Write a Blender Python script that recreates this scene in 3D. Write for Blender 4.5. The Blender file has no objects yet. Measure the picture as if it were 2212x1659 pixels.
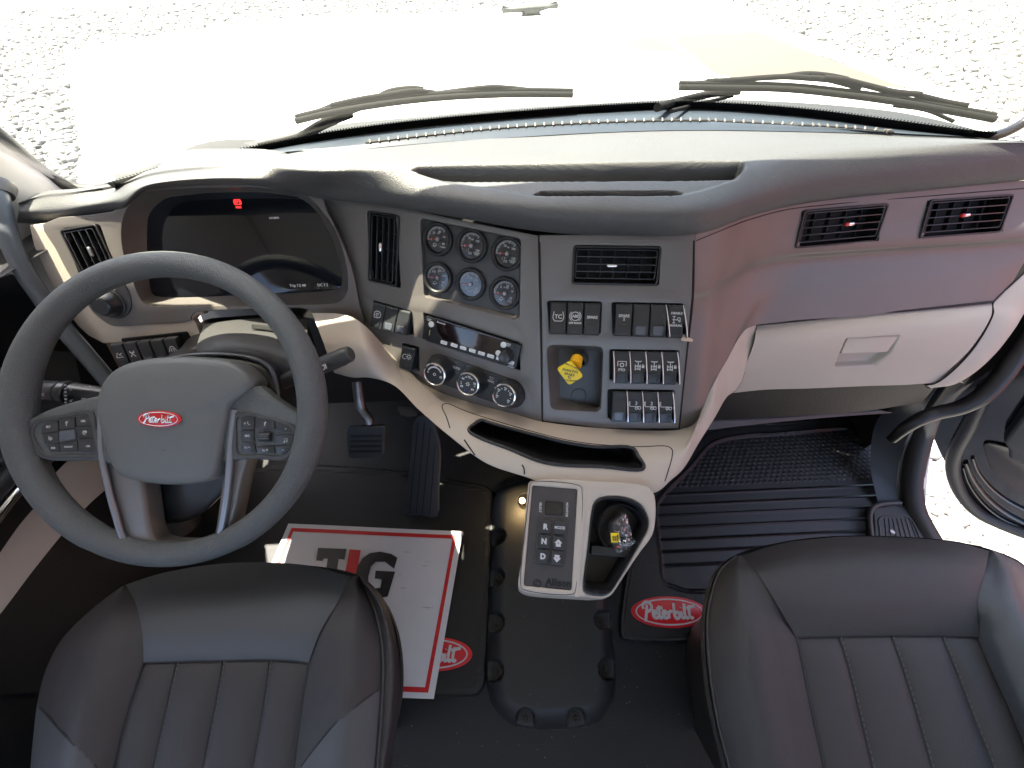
import bpy, bmesh, math, random
import numpy as np
from mathutils import Vector, Matrix
from mathutils.bvhtree import BVHTree
from math import radians as R, sin, cos, pi, tan
random.seed(7); np.random.seed(7)
S = bpy.context.scene
COL = S.collection
# ------------------------------------------------------------------ camera
CAM = Vector((0, 0, 1.15)); PITCH = 55.0; ROLL = -2.5; F = 850.0; CX, CY = 1106.0, 829.5
cam = bpy.data.cameras.new("camera"); camo = bpy.data.objects.new("camera", cam); COL.objects.link(camo)
RC = (Matrix.Rotation(R(90 - PITCH), 4, 'X') @ Matrix.Rotation(R(ROLL), 4, 'Z'))
camo.matrix_world = Matrix.Translation(CAM) @ RC
cam.sensor_width = 36; cam.lens = 36 * F / 2212; cam.clip_start = 0.02; cam.clip_end = 400
S.camera = camo
R3 = RC.to_3x3()
# ------------------------------------------------------------------ light
SUN_EL, SUN_AZ = 66.0, 42.0        # azimuth: degrees left of straight ahead (+Y)
w = bpy.data.worlds.new("World"); S.world = w; w.use_nodes = True
nt = w.node_tree; bg = nt.nodes['Background']; sky = nt.nodes.new('ShaderNodeTexSky')
sky.sky_type = 'NISHITA'; sky.sun_disc = False; sky.sun_elevation = R(SUN_EL); sky.sun_rotation = R(-SUN_AZ); sky.dust_density = 3.0; sky.ozone_density = 0.15; sky.air_density = .9
nt.links.new(sky.outputs[0], bg.inputs[0]); bg.inputs[1].default_value = 0.15
sd = bpy.data.lights.new("sun", 'SUN'); sd.energy = 5.0; sd.angle = R(0.5); sd.color = (1.0, 0.93, 0.80)
so = bpy.data.objects.new("sun", sd); COL.objects.link(so)
sun_to = Vector((-sin(R(SUN_AZ)) * cos(R(SUN_EL)), cos(R(SUN_AZ)) * cos(R(SUN_EL)), sin(R(SUN_EL))))
so.rotation_euler = sun_to.to_track_quat('Z', 'Y').to_euler()
S.view_settings.view_transform = 'Standard'; S.view_settings.look = 'None'
S.view_settings.gamma = 1; S.view_settings.use_curve_mapping = False
S.view_settings.exposure = 2.5
S.render.engine = 'CYCLES'
S.cycles.use_denoising = True
S.cycles.max_bounces = 8; S.cycles.diffuse_bounces = 5; S.cycles.glossy_bounces = 4
S.cycles.transparent_max_bounces = 12; S.cycles.sample_clamp_indirect = 6.0; S.cycles.caustics_reflective = False
# ------------------------------------------------------------------ pixel rays (photo at 2212 x 1659)
def ray(px, py):
    return R3 @ Vector(((px - CX) / F, -(py - CY) / F, -1.0))
def W(px, py, d): return CAM + ray(px, py) * d
def Wz(px, py, z):
    r = ray(px, py); return CAM + r * ((z - CAM.z) / r.z)
def Wy(px, py, y):
    r = ray(px, py); return CAM + r * ((y - CAM.y) / r.y)
def Wx(px, py, x):
    r = ray(px, py); return CAM + r * ((x - CAM.x) / r.x)
class Plane:
    def __init__(s, a, b, c):
        s.o = a.copy(); s.ex = (b - a).normalized(); n = s.ex.cross(c - a).normalized()
        if n.dot(CAM - a) < 0: n = -n
        s.n = n; s.ey = n.cross(s.ex).normalized()
    def hit(s, px, py, off=0.0):
        r = ray(px, py); o = s.o + s.n * off
        return CAM + r * ((o - CAM).dot(s.n) / r.dot(s.n))
    def to2(s, px, py, off=0.0):
        p = s.hit(px, py, off) - s.o; return (p.dot(s.ex), p.dot(s.ey))
    def pts(s, L, off=0.0): return [s.to2(x, y, off) for x, y in L]
    def M(s, off=0.0): return mat4(s.ex, s.ey, s.n, s.o + s.n * off)
    def frame(s, TL, TR, BR, BL, off=0.0):
        a, b, c, d = [s.hit(*p, off) for p in (TL, TR, BR, BL)]
        o = (a + b + c + d) / 4; ex = ((b + c) - (a + d)).normalized(); ey = s.n.cross(ex).normalized()
        wd = ((b + c) - (a + d)).dot(ex) / 2; h = ((a + b) - (c + d)).dot(ey) / 2
        return mat4(ex, ey, s.n, o), abs(wd), abs(h)
def PlPx(a, b, c): return Plane(W(*a), W(*b), W(*c))
def mat4(ex, ey, ez, o):
    m = Matrix.Identity(4)
    for i, v in enumerate((ex, ey, ez, o)):
        for j in range(3): m[j][i] = v[j]
    return m
# ------------------------------------------------------------------ objects
WM = {}
def thing(name, label, cat, loc=(0, 0, 0), group=None):
    o = bpy.data.objects.new(name, None); COL.objects.link(o); o.empty_display_size = .05
    o.location = loc; WM[o.name] = Matrix.Translation(Vector(loc))
    o['label'] = label; o['category'] = cat
    if group: o['group'] = group
    return o
def link(name, me, mats, parent=None, M=None, label=None):
    o = bpy.data.objects.new(name, me); COL.objects.link(o)
    M = M.copy() if M is not None else Matrix.Identity(4)
    WM[o.name] = M
    if parent:
        o.parent = parent; o.matrix_parent_inverse = WM[parent.name].inverted()
    o.matrix_basis = M
    if mats is not None and not me.materials:
        for m in (mats if isinstance(mats, (list, tuple)) else [mats]): me.materials.append(m)
    if label: o['label'] = label
    return o
def tag(o, label, cat, group=None):
    o['label'] = label; o['category'] = cat
    if group: o['group'] = group
    return o
def struct(o): o['kind'] = 'structure'; return o
def stuff(o): o['kind'] = 'stuff'; return o
def mesh(name, verts, faces, smooth=True, ang=40):
    me = bpy.data.meshes.new(name); me.from_pydata([tuple(v) for v in verts], [], faces); me.update()
    if smooth:
        me.polygons.foreach_set('use_smooth', [True] * len(me.polygons))
        me.set_sharp_from_angle(angle=R(ang))
    return me
def fixn(me):
    bm = bmesh.new(); bm.from_mesh(me); bmesh.ops.recalc_face_normals(bm, faces=bm.faces); bm.to_mesh(me); bm.free(); return me
# -- 2D shapes through curve fill
def rpoly(pts, r=0.003, n=5):
    """rounded polygon"""
    out = []; N = len(pts)
    rs = r if isinstance(r, (list, tuple)) else [r] * N
    for i in range(N):
        p0, p, p1 = Vector(pts[i - 1]), Vector(pts[i]), Vector(pts[(i + 1) % N])
        a, b = (p0 - p), (p1 - p); la, lb = a.length, b.length
        if la < 1e-7 or lb < 1e-7: out.append(tuple(p)); continue
        a /= la; b /= lb
        c = max(-1, min(1, a.dot(b))); ang = math.acos(c)
        if ang > 3.05 or rs[i] <= 0: out.append(tuple(p)); continue
        t = min(rs[i] / tan(ang / 2), la * .48, lb * .48)
        q0, q1 = p + a * t, p + b * t
        for k in range(n + 1):
            s = k / n; out.append(tuple((q0 * (1 - s) ** 2) + p * 2 * s * (1 - s) + q1 * s * s))
    return out
def rrect(wd, h, r=.003, cx=0, cy=0, n=5):
    a, b = wd / 2, h / 2
    return rpoly([(cx - a, cy - b), (cx + a, cy - b), (cx + a, cy + b), (cx - a, cy + b)], r, n)
def circ(r, cx=0, cy=0, n=40, ry=None):
    ry = ry or r
    return [(cx + r * cos(2 * pi * i / n), cy + ry * sin(2 * pi * i / n)) for i in range(n)]
def cat(P, t0, t1, closed, n):
    """Catmull-Rom through list of vectors"""
    N = len(P); out = []
    segs = N if closed else N - 1
    for i in range(segs):
        p0 = P[(i - 1) % N] if (closed or i > 0) else P[0] * 2 - P[1]
        p1 = P[i]; p2 = P[(i + 1) % N]
        p3 = P[(i + 2) % N] if (closed or i + 2 < N) else P[-1] * 2 - P[-2]
        d0 = max((p1 - p0).length, 1e-6) ** .5; d1 = max((p2 - p1).length, 1e-6) ** .5; d2 = max((p3 - p2).length, 1e-6) ** .5
        m1 = (p1 - p0) / d0 - (p2 - p0) / (d0 + d1) + (p2 - p1) / d1
        m2 = (p2 - p1) / d1 - (p3 - p1) / (d1 + d2) + (p3 - p2) / d2
        m1 = m1 * d1; m2 = m2 * d1
        for k in range(n):
            t = k / n
            out.append(p1 * (2 * t ** 3 - 3 * t * t + 1) + m1 * (t ** 3 - 2 * t * t + t) + p2 * (-2 * t ** 3 + 3 * t * t) + m2 * (t ** 3 - t * t))
    if not closed: out.append(P[-1])
    return out
def sm(pts, closed=True, n=6):
    P = [Vector(p) for p in pts]; return [tuple(q) for q in cat(P, 0, 0, closed, n)]
def curve2d(name, loops, z0, z1, bevel=0.0, res=2):
    c = bpy.data.curves.new(name, 'CURVE'); c.dimensions = '2D'; c.fill_mode = 'BOTH'
    for L in loops:
        s = c.splines.new('POLY'); s.points.add(len(L) - 1)
        for p, q in zip(s.points, L): p.co = (q[0], q[1], 0, 1)
        s.use_cyclic_u = True
    h = (z1 - z0) / 2
    if bevel > h * .98: bevel = h * .98
    c.extrude = max(h - bevel, 0); c.bevel_depth = bevel; c.offset = -bevel; c.bevel_resolution = res
    o = bpy.data.objects.new(name, c); me = bpy.data.meshes.new_from_object(o)
    bpy.data.objects.remove(o); bpy.data.curves.remove(c)
    me.materials.clear()
    zc = (z0 + z1) / 2
    for v in me.vertices: v.co.z += zc
    bm = bmesh.new(); bm.from_mesh(me); bmesh.ops.remove_doubles(bm, verts=bm.verts, dist=1e-6); bm.to_mesh(me); bm.free()
    me.polygons.foreach_set('use_smooth', [True] * len(me.polygons)); me.set_sharp_from_angle(angle=R(35))
    me.name = name
    return me
def shape(name, loops, z0, z1, bevel, m, parent=None, M=None, label=None, res=2):
    return link(name, curve2d(name, loops, z0, z1, bevel, res), m, parent, M, label)
def textmesh(name, s, size, depth=.0003, bold=0.0, align='CENTER', shear=0, sx=1.0, spacing=1.0):
    c = bpy.data.curves.new(name, 'FONT'); c.body = s; c.size = size; c.extrude = depth; c.offset = bold
    c.align_x = align; c.align_y = 'CENTER'; c.shear = shear; c.resolution_u = 3; c.space_character = spacing
    c.space_line = .8
    o = bpy.data.objects.new(name, c); me = bpy.data.meshes.new_from_object(o)
    bpy.data.objects.remove(o); bpy.data.curves.remove(c); me.materials.clear()
    for v in me.vertices: v.co.x *= sx
    return me
def T3(x, y, z=0, rz=0, sx=1, sy=1, sz=1):
    return Matrix.Translation((x, y, z)) @ Matrix.Rotation(rz, 4, 'Z') @ Matrix.Diagonal((sx, sy, sz, 1))
def join(name, items):
    """items: list of (mesh, matrix) -> a single mesh"""
    bm = bmesh.new()
    for me, M in items:
        t = me.copy()
        if M is not None: t.transform(M)
        bm.from_mesh(t); bpy.data.meshes.remove(t)
    out = bpy.data.meshes.new(name); bm.to_mesh(out); bm.free()
    out.polygons.foreach_set('use_smooth', [True] * len(out.polygons)); out.set_sharp_from_angle(angle=R(35))
    return out
def tubemesh(name, strokes, r, closed=False, radii=None, res=3, caps=True, zs=1.0):
    c = bpy.data.curves.new(name, 'CURVE'); c.dimensions = '3D'
    for k, L in enumerate(strokes):
        s = c.splines.new('POLY'); s.points.add(len(L) - 1)
        for i, (p, q) in enumerate(zip(s.points, L)):
            q = tuple(q) + (0,) * (3 - len(q)); p.co = (q[0], q[1], q[2], 1)
            if radii is not None: p.radius = radii[i] / r
        s.use_cyclic_u = closed
    c.bevel_depth = r; c.bevel_resolution = res; c.use_fill_caps = caps
    o = bpy.data.objects.new(name, c); me = bpy.data.meshes.new_from_object(o)
    bpy.data.objects.remove(o); bpy.data.curves.remove(c); me.materials.clear()
    if zs != 1:
        for v in me.vertices: v.co.z *= zs
    me.polygons.foreach_set('use_smooth', [True] * len(me.polygons)); me.set_sharp_from_angle(angle=R(50))
    return me
def tube(name, pts, r, m, parent=None, n=8, closed=False, radii=None, res=5, M=None, label=None, smooth=True):
    P = [Vector(p) for p in pts]
    Q = cat(P, 0, 0, closed, n) if smooth else P
    rr = None
    if radii is not None:
        rr = list(np.interp(np.linspace(0, len(P) - 1, len(Q)), range(len(P)), radii))
    return link(name, tubemesh(name, [Q], r, closed, rr, res), m, parent, M, label)
def lathemesh(name, prof, seg=40):
    V = []; Fc = []
    for i in range(seg):
        a = 2 * pi * i / seg
        for r, z in prof: V.append((r * cos(a), r * sin(a), z))
    n = len(prof)
    for i in range(seg):
        j = (i + 1) % seg
        for k in range(n - 1): Fc.append((i * n + k, j * n + k, j * n + k + 1, i * n + k + 1))
    me = mesh(name, V, Fc)
    bm = bmesh.new(); bm.from_mesh(me); bmesh.ops.remove_doubles(bm, verts=bm.verts, dist=1e-6)
    bmesh.ops.recalc_face_normals(bm, faces=bm.faces); bm.to_mesh(me); bm.free()
    me.polygons.foreach_set('use_smooth', [True] * len(me.polygons)); me.set_sharp_from_angle(angle=R(35))
    return me
def lathe(name, prof, m, parent=None, M=None, seg=40, label=None):
    return link(name, lathemesh(name, prof, seg), m, parent, M, label)
def boxmesh(name, sx, sy, sz, bev=0.001, seg=2, c=(0, 0, 0)):
    bm = bmesh.new(); bmesh.ops.create_cube(bm, size=1)
    for v in bm.verts: v.co = Vector((v.co.x * sx + c[0], v.co.y * sy + c[1], v.co.z * sz + c[2]))
    if bev > 0: bmesh.ops.bevel(bm, geom=bm.edges[:], offset=min(bev, min(sx, sy, sz) * .45), segments=seg, affect='EDGES', profile=.5)
    me = bpy.data.meshes.new(name); bm.to_mesh(me); bm.free()
    me.polygons.foreach_set('use_smooth', [True] * len(me.polygons)); me.set_sharp_from_angle(angle=R(35))
    return me
def box(name, sx, sy, sz, m, parent=None, M=None, bev=.001, c=(0, 0, 0), label=None):
    return link(name, boxmesh(name, sx, sy, sz, bev, 2, c), m, parent, M, label)
def prism(name, loop3, thick, m, parent=None, nrm=None, label=None, bevel=0):
    """flat polygon of world points with thickness away from the viewer"""
    n = (loop3[1] - loop3[0]).cross(loop3[2] - loop3[1]).normalized() if nrm is None else nrm
    P = Plane(loop3[0], loop3[1], loop3[2]) if nrm is None else None
    L = [((p - P.o).dot(P.ex), (p - P.o).dot(P.ey)) for p in loop3]
    return shape(name, [L], -thick, 0, bevel, m, parent, P.M(), label)
# -- lofted surfaces
def grid(rows, nu, nv):
    """rows: list of lists of Vectors (same length) -> (nv x nu) array, Catmull-Rom both ways"""
    n = len(rows[0])
    def samp(P, k):
        m = max(2, int(math.ceil(k / (len(P) - 1))) + 1); Q = cat(P, 0, 0, False, m * 3)
        A = np.array([tuple(q) for q in Q]); t = np.linspace(0, len(A) - 1, k); i = np.floor(t).astype(int).clip(0, len(A) - 2); f = (t - i)[:, None]
        return A[i] * (1 - f) + A[i + 1] * f
    H = np.array([samp([Vector(p) for p in r], nu) for r in rows])      # nrow x nu x 3
    out = np.zeros((nv, nu, 3))
    for j in range(nu):
        out[:, j] = samp([Vector(H[i, j]) for i in range(len(rows))], nv)
    return out
def gridmesh(name, G, solid=0.0, ang=60, flip=False):
    nv, nu, _ = G.shape; V = G.reshape(-1, 3)
    Fc = []
    for i in range(nv - 1):
        for j in range(nu - 1):
            a = i * nu + j; q = (a, a + nu, a + nu + 1, a + 1)
            Fc.append(q)
    # orient towards camera
    c = G[nv // 2, nu // 2]; e1 = G[nv // 2, min(nu // 2 + 1, nu - 1)] - G[nv // 2, nu // 2 - 1]; e2 = G[min(nv // 2 + 1, nv - 1), nu // 2] - G[nv // 2 - 1, nu // 2]
    nn = np.cross(e2, e1)
    if (np.dot(nn, np.array(CAM) - c) < 0) != flip: Fc = [f[::-1] for f in Fc]
    V = [tuple(v) for v in V]
    if solid > 0:
        # normals
        me0 = bpy.data.meshes.new('t'); me0.from_pydata(V, [], Fc); me0.update()
        N = [v.normal.copy() for v in me0.vertices]; bpy.data.meshes.remove(me0)
        k = len(V); V2 = [tuple(Vector(v) - nr * solid) for v, nr in zip(V, N)]
        Fb = [tuple(x + k for x in f[::-1]) for f in Fc]
        ring = [j for j in range(nu)] + [i * nu + nu - 1 for i in range(1, nv)] + [(nv - 1) * nu + j for j in range(nu - 2, -1, -1)] + [i * nu for i in range(nv - 2, 0, -1)]
        Fs = []
        for a, b in zip(ring, ring[1:] + ring[:1]): Fs.append((a, b, b + k, a + k))
        V = V + V2; Fc = Fc + Fb + Fs
    me = mesh(name, V, Fc, True, ang)
    if solid > 0: fixn(me); me.set_sharp_from_angle(angle=R(ang))
    return me
def loft(name, rows, nu, nv, m, parent=None, solid=0.0, label=None, ang=60, puff=0.0, pw=4, pdir=(0, 0, 1), fn=None):
    G = grid(rows, nu, nv)
    if puff:
        s = np.abs(1 - 2 * np.linspace(0, 1, nu)) ** pw; t = np.abs(1 - 2 * np.linspace(0, 1, nv)) ** pw
        G = G + (puff * np.outer(1 - t, 1 - s))[:, :, None] * np.array(pdir)[None, None, :]
    if fn is not None: G = fn(G)
    return link(name, gridmesh(name, G, solid, ang), m, parent, None, label)
def bvh_of(o):
    me = o.data; return BVHTree.FromPolygons([WM[o.name] @ v.co for v in me.vertices], [tuple(p.vertices) for p in me.polygons])
def hitb(b, px, py):
    r = ray(px, py).normalized(); p, n, i, d = b.ray_cast(CAM, r)
    if n is not None and n.dot(r) > 0: n = -n
    return p, n
# ------------------------------------------------------------------ materials
def mat(name, color, rough=.5, metal=0.0, bump=0.0, bscale=300, coat=0.0, spec=.5, vary=0.0, vscale=8, kind='noise', alpha=None, sheen=0, emit=None, crough=.1, rvary=0.0):
    m = bpy.data.materials.new(name); m.use_nodes = True; nt = m.node_tree; b = nt.nodes['Principled BSDF']
    b.inputs['Base Color'].default_value = (*color, 1); b.inputs['Roughness'].default_value = rough; b.inputs['Metallic'].default_value = metal
    b.inputs['Coat Weight'].default_value = coat; b.inputs['Coat Roughness'].default_value = crough
    b.inputs['Specular IOR Level'].default_value = spec
    if sheen: b.inputs['Sheen Weight'].default_value = sheen
    tc = nt.nodes.new('ShaderNodeTexCoord')
    if vary or rvary:
        nz = nt.nodes.new('ShaderNodeTexNoise'); nz.inputs['Scale'].default_value = vscale; nz.inputs['Detail'].default_value = 6; nz.inputs['Roughness'].default_value = .65
        nt.links.new(tc.outputs['Object'], nz.inputs['Vector'])
        if vary:
            mx = nt.nodes.new('ShaderNodeMixRGB'); mx.blend_type = 'MIX'
            mx.inputs[1].default_value = (*[c * (1 - vary) for c in color], 1); mx.inputs[2].default_value = (*[min(1, c * (1 + vary)) for c in color], 1)
            nt.links.new(nz.outputs['Fac'], mx.inputs[0]); nt.links.new(mx.outputs[0], b.inputs['Base Color'])
        if rvary:
            mr = nt.nodes.new('ShaderNodeMapRange'); mr.inputs[3].default_value = rough - rvary; mr.inputs[4].default_value = rough + rvary
            mr.inputs[1].default_value = .3; mr.inputs[2].default_value = .7
            nt.links.new(nz.outputs['Fac'], mr.inputs[0]); nt.links.new(mr.outputs[0], b.inputs['Roughness'])
    if bump:
        bp = nt.nodes.new('ShaderNodeBump'); bp.inputs['Strength'].default_value = bump; bp.inputs['Distance'].default_value = .0016
        if kind == 'noise':
            t = nt.nodes.new('ShaderNodeTexNoise'); t.inputs['Scale'].default_value = bscale; t.inputs['Detail'].default_value = 3; out = t.outputs['Fac']
        else:
            t = nt.nodes.new('ShaderNodeTexVoronoi'); t.inputs['Scale'].default_value = bscale; t.feature = 'F1' if kind == 'cell' else 'DISTANCE_TO_EDGE'; out = t.outputs['Distance']
        nt.links.new(tc.outputs['Object'], t.inputs['Vector']); nt.links.new(out, bp.inputs['Height']); nt.links.new(bp.outputs[0], b.inputs['Normal'])
    if emit: b.inputs['Emission Color'].default_value = (*emit[0], 1); b.inputs['Emission Strength'].default_value = emit[1]
    return m
PAD = mat('soft_dash_plastic', (.082, .084, .086), .46, bump=.5, bscale=420, kind='edge', vary=.08, vscale=3)
STRIP = mat('vent_strip_plastic', (.024, .033, .044), .4, bump=.15, bscale=700, vary=.15, vscale=30)
GREY = mat('grey_satin_plastic', (.16, .146, .134), .38, metal=.25, bump=.12, bscale=1800, rvary=.05, vscale=5)
GREYD = mat('charcoal_panel_plastic', (.06, .06, .06), .45, metal=.15, bump=.15, bscale=1500)
BEIGE = mat('beige_trim_plastic', (.47, .41, .345), .5, bump=.12, bscale=900, vary=.03, vscale=4)
BLACK = mat('black_plastic', (.014, .014, .015), .42, bump=.1, bscale=900)
DEEP = mat('recess_black', (.006, .006, .006), .7)
GLOSSB = mat('gloss_black', (.008, .008, .009), .12, coat=.6)
RUB = mat('black_rubber', (.018, .019, .02), .55, bump=.3, bscale=500, vary=.2, vscale=40)
SWT = mat('switch_black', (.026, .028, .031), .3, bump=.05, bscale=1200, coat=.15)
SWS = mat('switch_scoop_grey', (.09, .1, .12), .25, coat=.3)
TRIMS = mat('satin_silver_trim', (.24, .25, .27), .35, metal=.7)
CHR = mat('chrome', (.85, .85, .86), .12, metal=1.0)
STEEL = mat('dull_steel', (.35, .35, .36), .4, metal=1.0, vary=.3, vscale=60)
WHP = mat('white_print', (.55, .55, .55), .6)
GRP = mat('grey_print', (.3, .3, .3), .6)
REDP = mat('red_print', (.62, .02, .02), .5)
REDG = mat('red_enamel', (.62, .012, .02), .35, coat=.15)
BTN = mat('white_button', (.7, .7, .7), .4)
LEA = mat('black_leather', (.033, .030, .030), .56, bump=.35, bscale=500, kind='edge', vary=.15, vscale=12, rvary=.05)
LEAG = mat('dark_grey_leather', (.062, .066, .070), .52, bump=.3, bscale=600, kind='edge', vary=.1, vscale=10, rvary=.05)
RIM = mat('rim_leather', (.098, .105, .104), .45, bump=.9, bscale=480, kind='edge', vary=.08, vscale=9)
HUBM = mat('airbag_plastic', (.125, .13, .127), .45, bump=.3, bscale=900, vary=.05)
CARP = mat('floor_vinyl', (.007, .0072, .007), .6, bump=.5, bscale=260, vary=.35, vscale=25)
MATM = mat('rubber_mat', (.009, .0095, .01), .5, bump=.35, bscale=900, vary=.2, vscale=30)
PAPER = mat('white_paper', (.70, .70, .71), .6, bump=.6, bscale=9, vary=.10, vscale=9)
YEL = mat('yellow_plastic', (.85, .62, .01), .4)
YELO = mat('amber_plastic', (.85, .45, .01), .4)
REDT = mat('vent_tab_red', (.7, .03, .03), .3, coat=.5)
WPAINT = mat('white_paint', (.8, .8, .78), .3, coat=.5)
PIANO = mat('black_paint', (.01, .01, .011), .15, coat=1.0)
SEAL = mat('door_seal_rubber', (.026, .025, .026), .5, bump=.2, bscale=150)
SCREEN = mat('display_glass', (.010, .012, .016), .08, coat=.35, crough=.03, spec=.3)
SKYBLUE = None
# ================================================================== helpers needing camera
def topx(p):
    q = R3.transposed() @ (Vector(p) - CAM); d = -q.z
    return CX + q.x / d * F, CY - q.y / d * F
RN = np.array(R3); 
def gpx(G):
    q = (G - np.array(CAM)) @ RN; d = -q[..., 2]
    return CX + q[..., 0] / d * F, CY - q[..., 1] / d * F
def inpoly(X, Y, poly):
    ins = np.zeros(X.shape, bool); n = len(poly)
    for i in range(n):
        x0, y0 = poly[i]; x1, y1 = poly[(i + 1) % n]
        c = ((y0 > Y) != (y1 > Y)) & (X < (x1 - x0) * (Y - y0) / (y1 - y0 + 1e-12) + x0); ins ^= c
    return ins
def sdist(X, Y, poly):
    """positive inside, pixels"""
    D = np.full(X.shape, 1e9); n = len(poly)
    for i in range(n):
        x0, y0 = poly[i]; x1, y1 = poly[(i + 1) % n]; dx, dy = x1 - x0, y1 - y0
        t = ((X - x0) * dx + (Y - y0) * dy) / (dx * dx + dy * dy + 1e-12); t = t.clip(0, 1)
        D = np.minimum(D, np.hypot(X - x0 - t * dx, Y - y0 - t * dy))
    return np.where(inpoly(X, Y, poly), D, -D)
def sst(a, b, x):
    t = ((x - a) / (b - a)).clip(0, 1); return t * t * (3 - 2 * t)
def cut(o, polys, mats=None):
    """delete (or re-material) faces whose centre falls in pixel polygons"""
    me = o.data; bm = bmesh.new(); bm.from_mesh(me)
    C = np.array([tuple(f.calc_center_median()) for f in bm.faces]); X, Y = gpx(C); kill = np.zeros(len(C), bool)
    for p in polys: kill |= inpoly(X, Y, p)
    bm.faces.ensure_lookup_table()
    if mats is None:
        bmesh.ops.delete(bm, geom=[f for f, k in zip(bm.faces[:], kill) if k], context='FACES')
    else:
        for f, k in zip(bm.faces, kill):
            if k: f.material_index = mats
    bm.to_mesh(me); bm.free()
def seam(pts, surf, r=.0009, parent=None, m=None, name='panel_gap'):
    b = bvh_of(surf) if not isinstance(surf, (BVHTree, Plane)) else surf
    P = []
    for q in pts:
        if isinstance(b, Plane): P.append(b.hit(*q)); continue
        h, _ = hitb(b, *q)
        if h is not None: P.append(h)
    return tube(name, P, r, m or DEEP, parent, n=5, res=2)

# ================================================================== DASHBOARD
dash = thing('dashboard', 'wide charcoal and beige truck dashboard below the windshield', 'dashboard', (.1, .6, .6))
cx_ = [40, 90, 160, 250, 330, 440, 560, 690, 800, 900, 1000, 1160, 1300, 1500, 1620, 1700, 1800, 2000, 2260]
E_ = [482, 482, 473, 458, 405, 398, 402, 428, 441, 455, 472, 499, 508, 506, 467, 447, 431, 411, 384]
D_ = [458, 455, 448, 432, 397, 386, 388, 407, 413, 422, 437, 456, 466, 463, 430, 405, 388, 367, 338]
C_ = [440, 428, 420, 402, 380, 368, 363, 371, 369, 374, 383, 398, 413, 408, 374, 352, 338, 323, 306]
A_ = [438, 415, 408, 398, 366, 350, 338, 327, 321, 312, 304, 292, 284, 279, 281, 283, 286, 295, 309]
ztop = [.80, .805, .81, .815, .845, .868, .872, .866, .858, .852, .848, .845, .845, .845, .845, .845, .845, .845, .845]
eD = [.70, .70, .69, .68, .60, .60, .605, .655, .645, .625, .612, .598, .59, .582, .612, .632, .642, .652, .66]
rowA = [Wz(x, y, z - .008) for x, y, z in zip(cx_, A_, ztop)]
rowB = [Wz(x, a * .5 + c * .5, z) for x, a, c, z in zip(cx_, A_, C_, ztop)]
rowC = [Wz(x, y, z - .003) for x, y, z in zip(cx_, C_, ztop)]
rowD = [W(x, y, d - .034) for x, y, d in zip(cx_, D_, eD)]
rowE = [W(x, y, d) for x, y, d in zip(cx_, E_, eD)]
rowF = [p + Vector((0, .035, -.002)) for p in rowE]; rowG = [p + Vector((0, .10, .006)) for p in rowE]
slot1 = [(890, 367), (905, 361), (964, 359), (1493, 350), (1600, 350), (1609, 354), (1606, 368), (1590, 378), (1493, 380), (1000, 383), (930, 380)]
slot2 = [(1155, 413), (1170, 406), (1460, 405), (1477, 410), (1470, 418), (1450, 421), (1180, 421)]
tray = [(905, 372), (1000, 362), (1609, 358), (1590, 385), (1520, 408), (1475, 418), (1150, 420), (1060, 405), (960, 390)]
def padfn(G):
    X, Y = gpx(G)
    dz = .046 * sst(-2, 8, sdist(X, Y, slot1)) + .026 * sst(-2, 5, sdist(X, Y, slot2)) + .006 * sst(-6, 8, sdist(X, Y, tray))
    G = G.copy(); G[..., 2] -= dz; return G
pad = loft('dash_pad', [rowA, rowB, rowC, rowD, rowE, rowF, rowG], 900, 180, PAD, dash, fn=padfn, ang=80)
# windshield side vent strip
up = [(560, 328), (592, 320), (719, 299), (900, 276), (1104, 257), (1300, 243), (1493, 236), (1718, 250), (1928, 277), (2120, 297)]
lo = [(560, 339), (592, 334), (719, 327), (900, 311), (1104, 297), (1300, 286), (1493, 281), (1718, 284), (1928, 290), (2120, 300)]
gl = [(560, 333), (640, 325), (768, 312), (929, 292), (1104, 275), (1314, 265), (1493, 261.5), (1613, 267), (1753, 273), (1928, 287)]
strip = loft('defrost_strip', [[Wz(*p, .81) for p in up], [Wz(*p, .838) for p in gl], [Wz(*p, .841) for p in gl], [Wz(*p, .8385) for p in lo]], 120, 14, STRIP, dash)
bst = bvh_of(strip)
gq = cat([Vector(p) for p in [(790, 309.5), (929, 293), (1104, 276), (1314, 265), (1493, 261.5), (1613, 266), (1753, 273), (1860, 280), (1928, 287)]], 0, 0, False, 8)
gp = [hitb(bst, p.x, p.y)[0] for p in gq]
tube('defrost_slot', [p for p in gp if p], .0028, DEEP, dash, n=2, res=2)
nk = 58; A = np.array([tuple(p) for p in gp if p]); L = np.r_[0, np.cumsum(np.linalg.norm(np.diff(A, axis=0), axis=1))]
rib = boxmesh('defrost_rib', .0030, .008, .0065, .001)
for k in range(nk):
    s = L[-1] * (k + .5) / nk; p = Vector([np.interp(s, L, A[:, i]) for i in range(3)]); q = Vector([np.interp(min(s + .01, L[-1]), L, A[:, i]) for i in range(3)])
    r0 = Vector([np.interp(max(s - .01, 0), L, A[:, i]) for i in range(3)]); ex = (q - r0).normalized(); ez = Vector((0, -.3, .95)).normalized(); ey = ez.cross(ex).normalized(); ez = ex.cross(ey)
    link('defrost_rib', rib, [GREY], dash, mat4(ex, ey, ez, p + ez * .001))
# ---------------------------------------------------------------- planes of the panels
PC = PlPx((1165, 515, .608), (1500, 510, .596), (1175, 905, .70))
PG = PlPx((700, 440, .70), (1165, 515, .608), (1175, 905, .70))
PL = PlPx((320, 445, .665), (690, 440, .675), (330, 640, .712))
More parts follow.
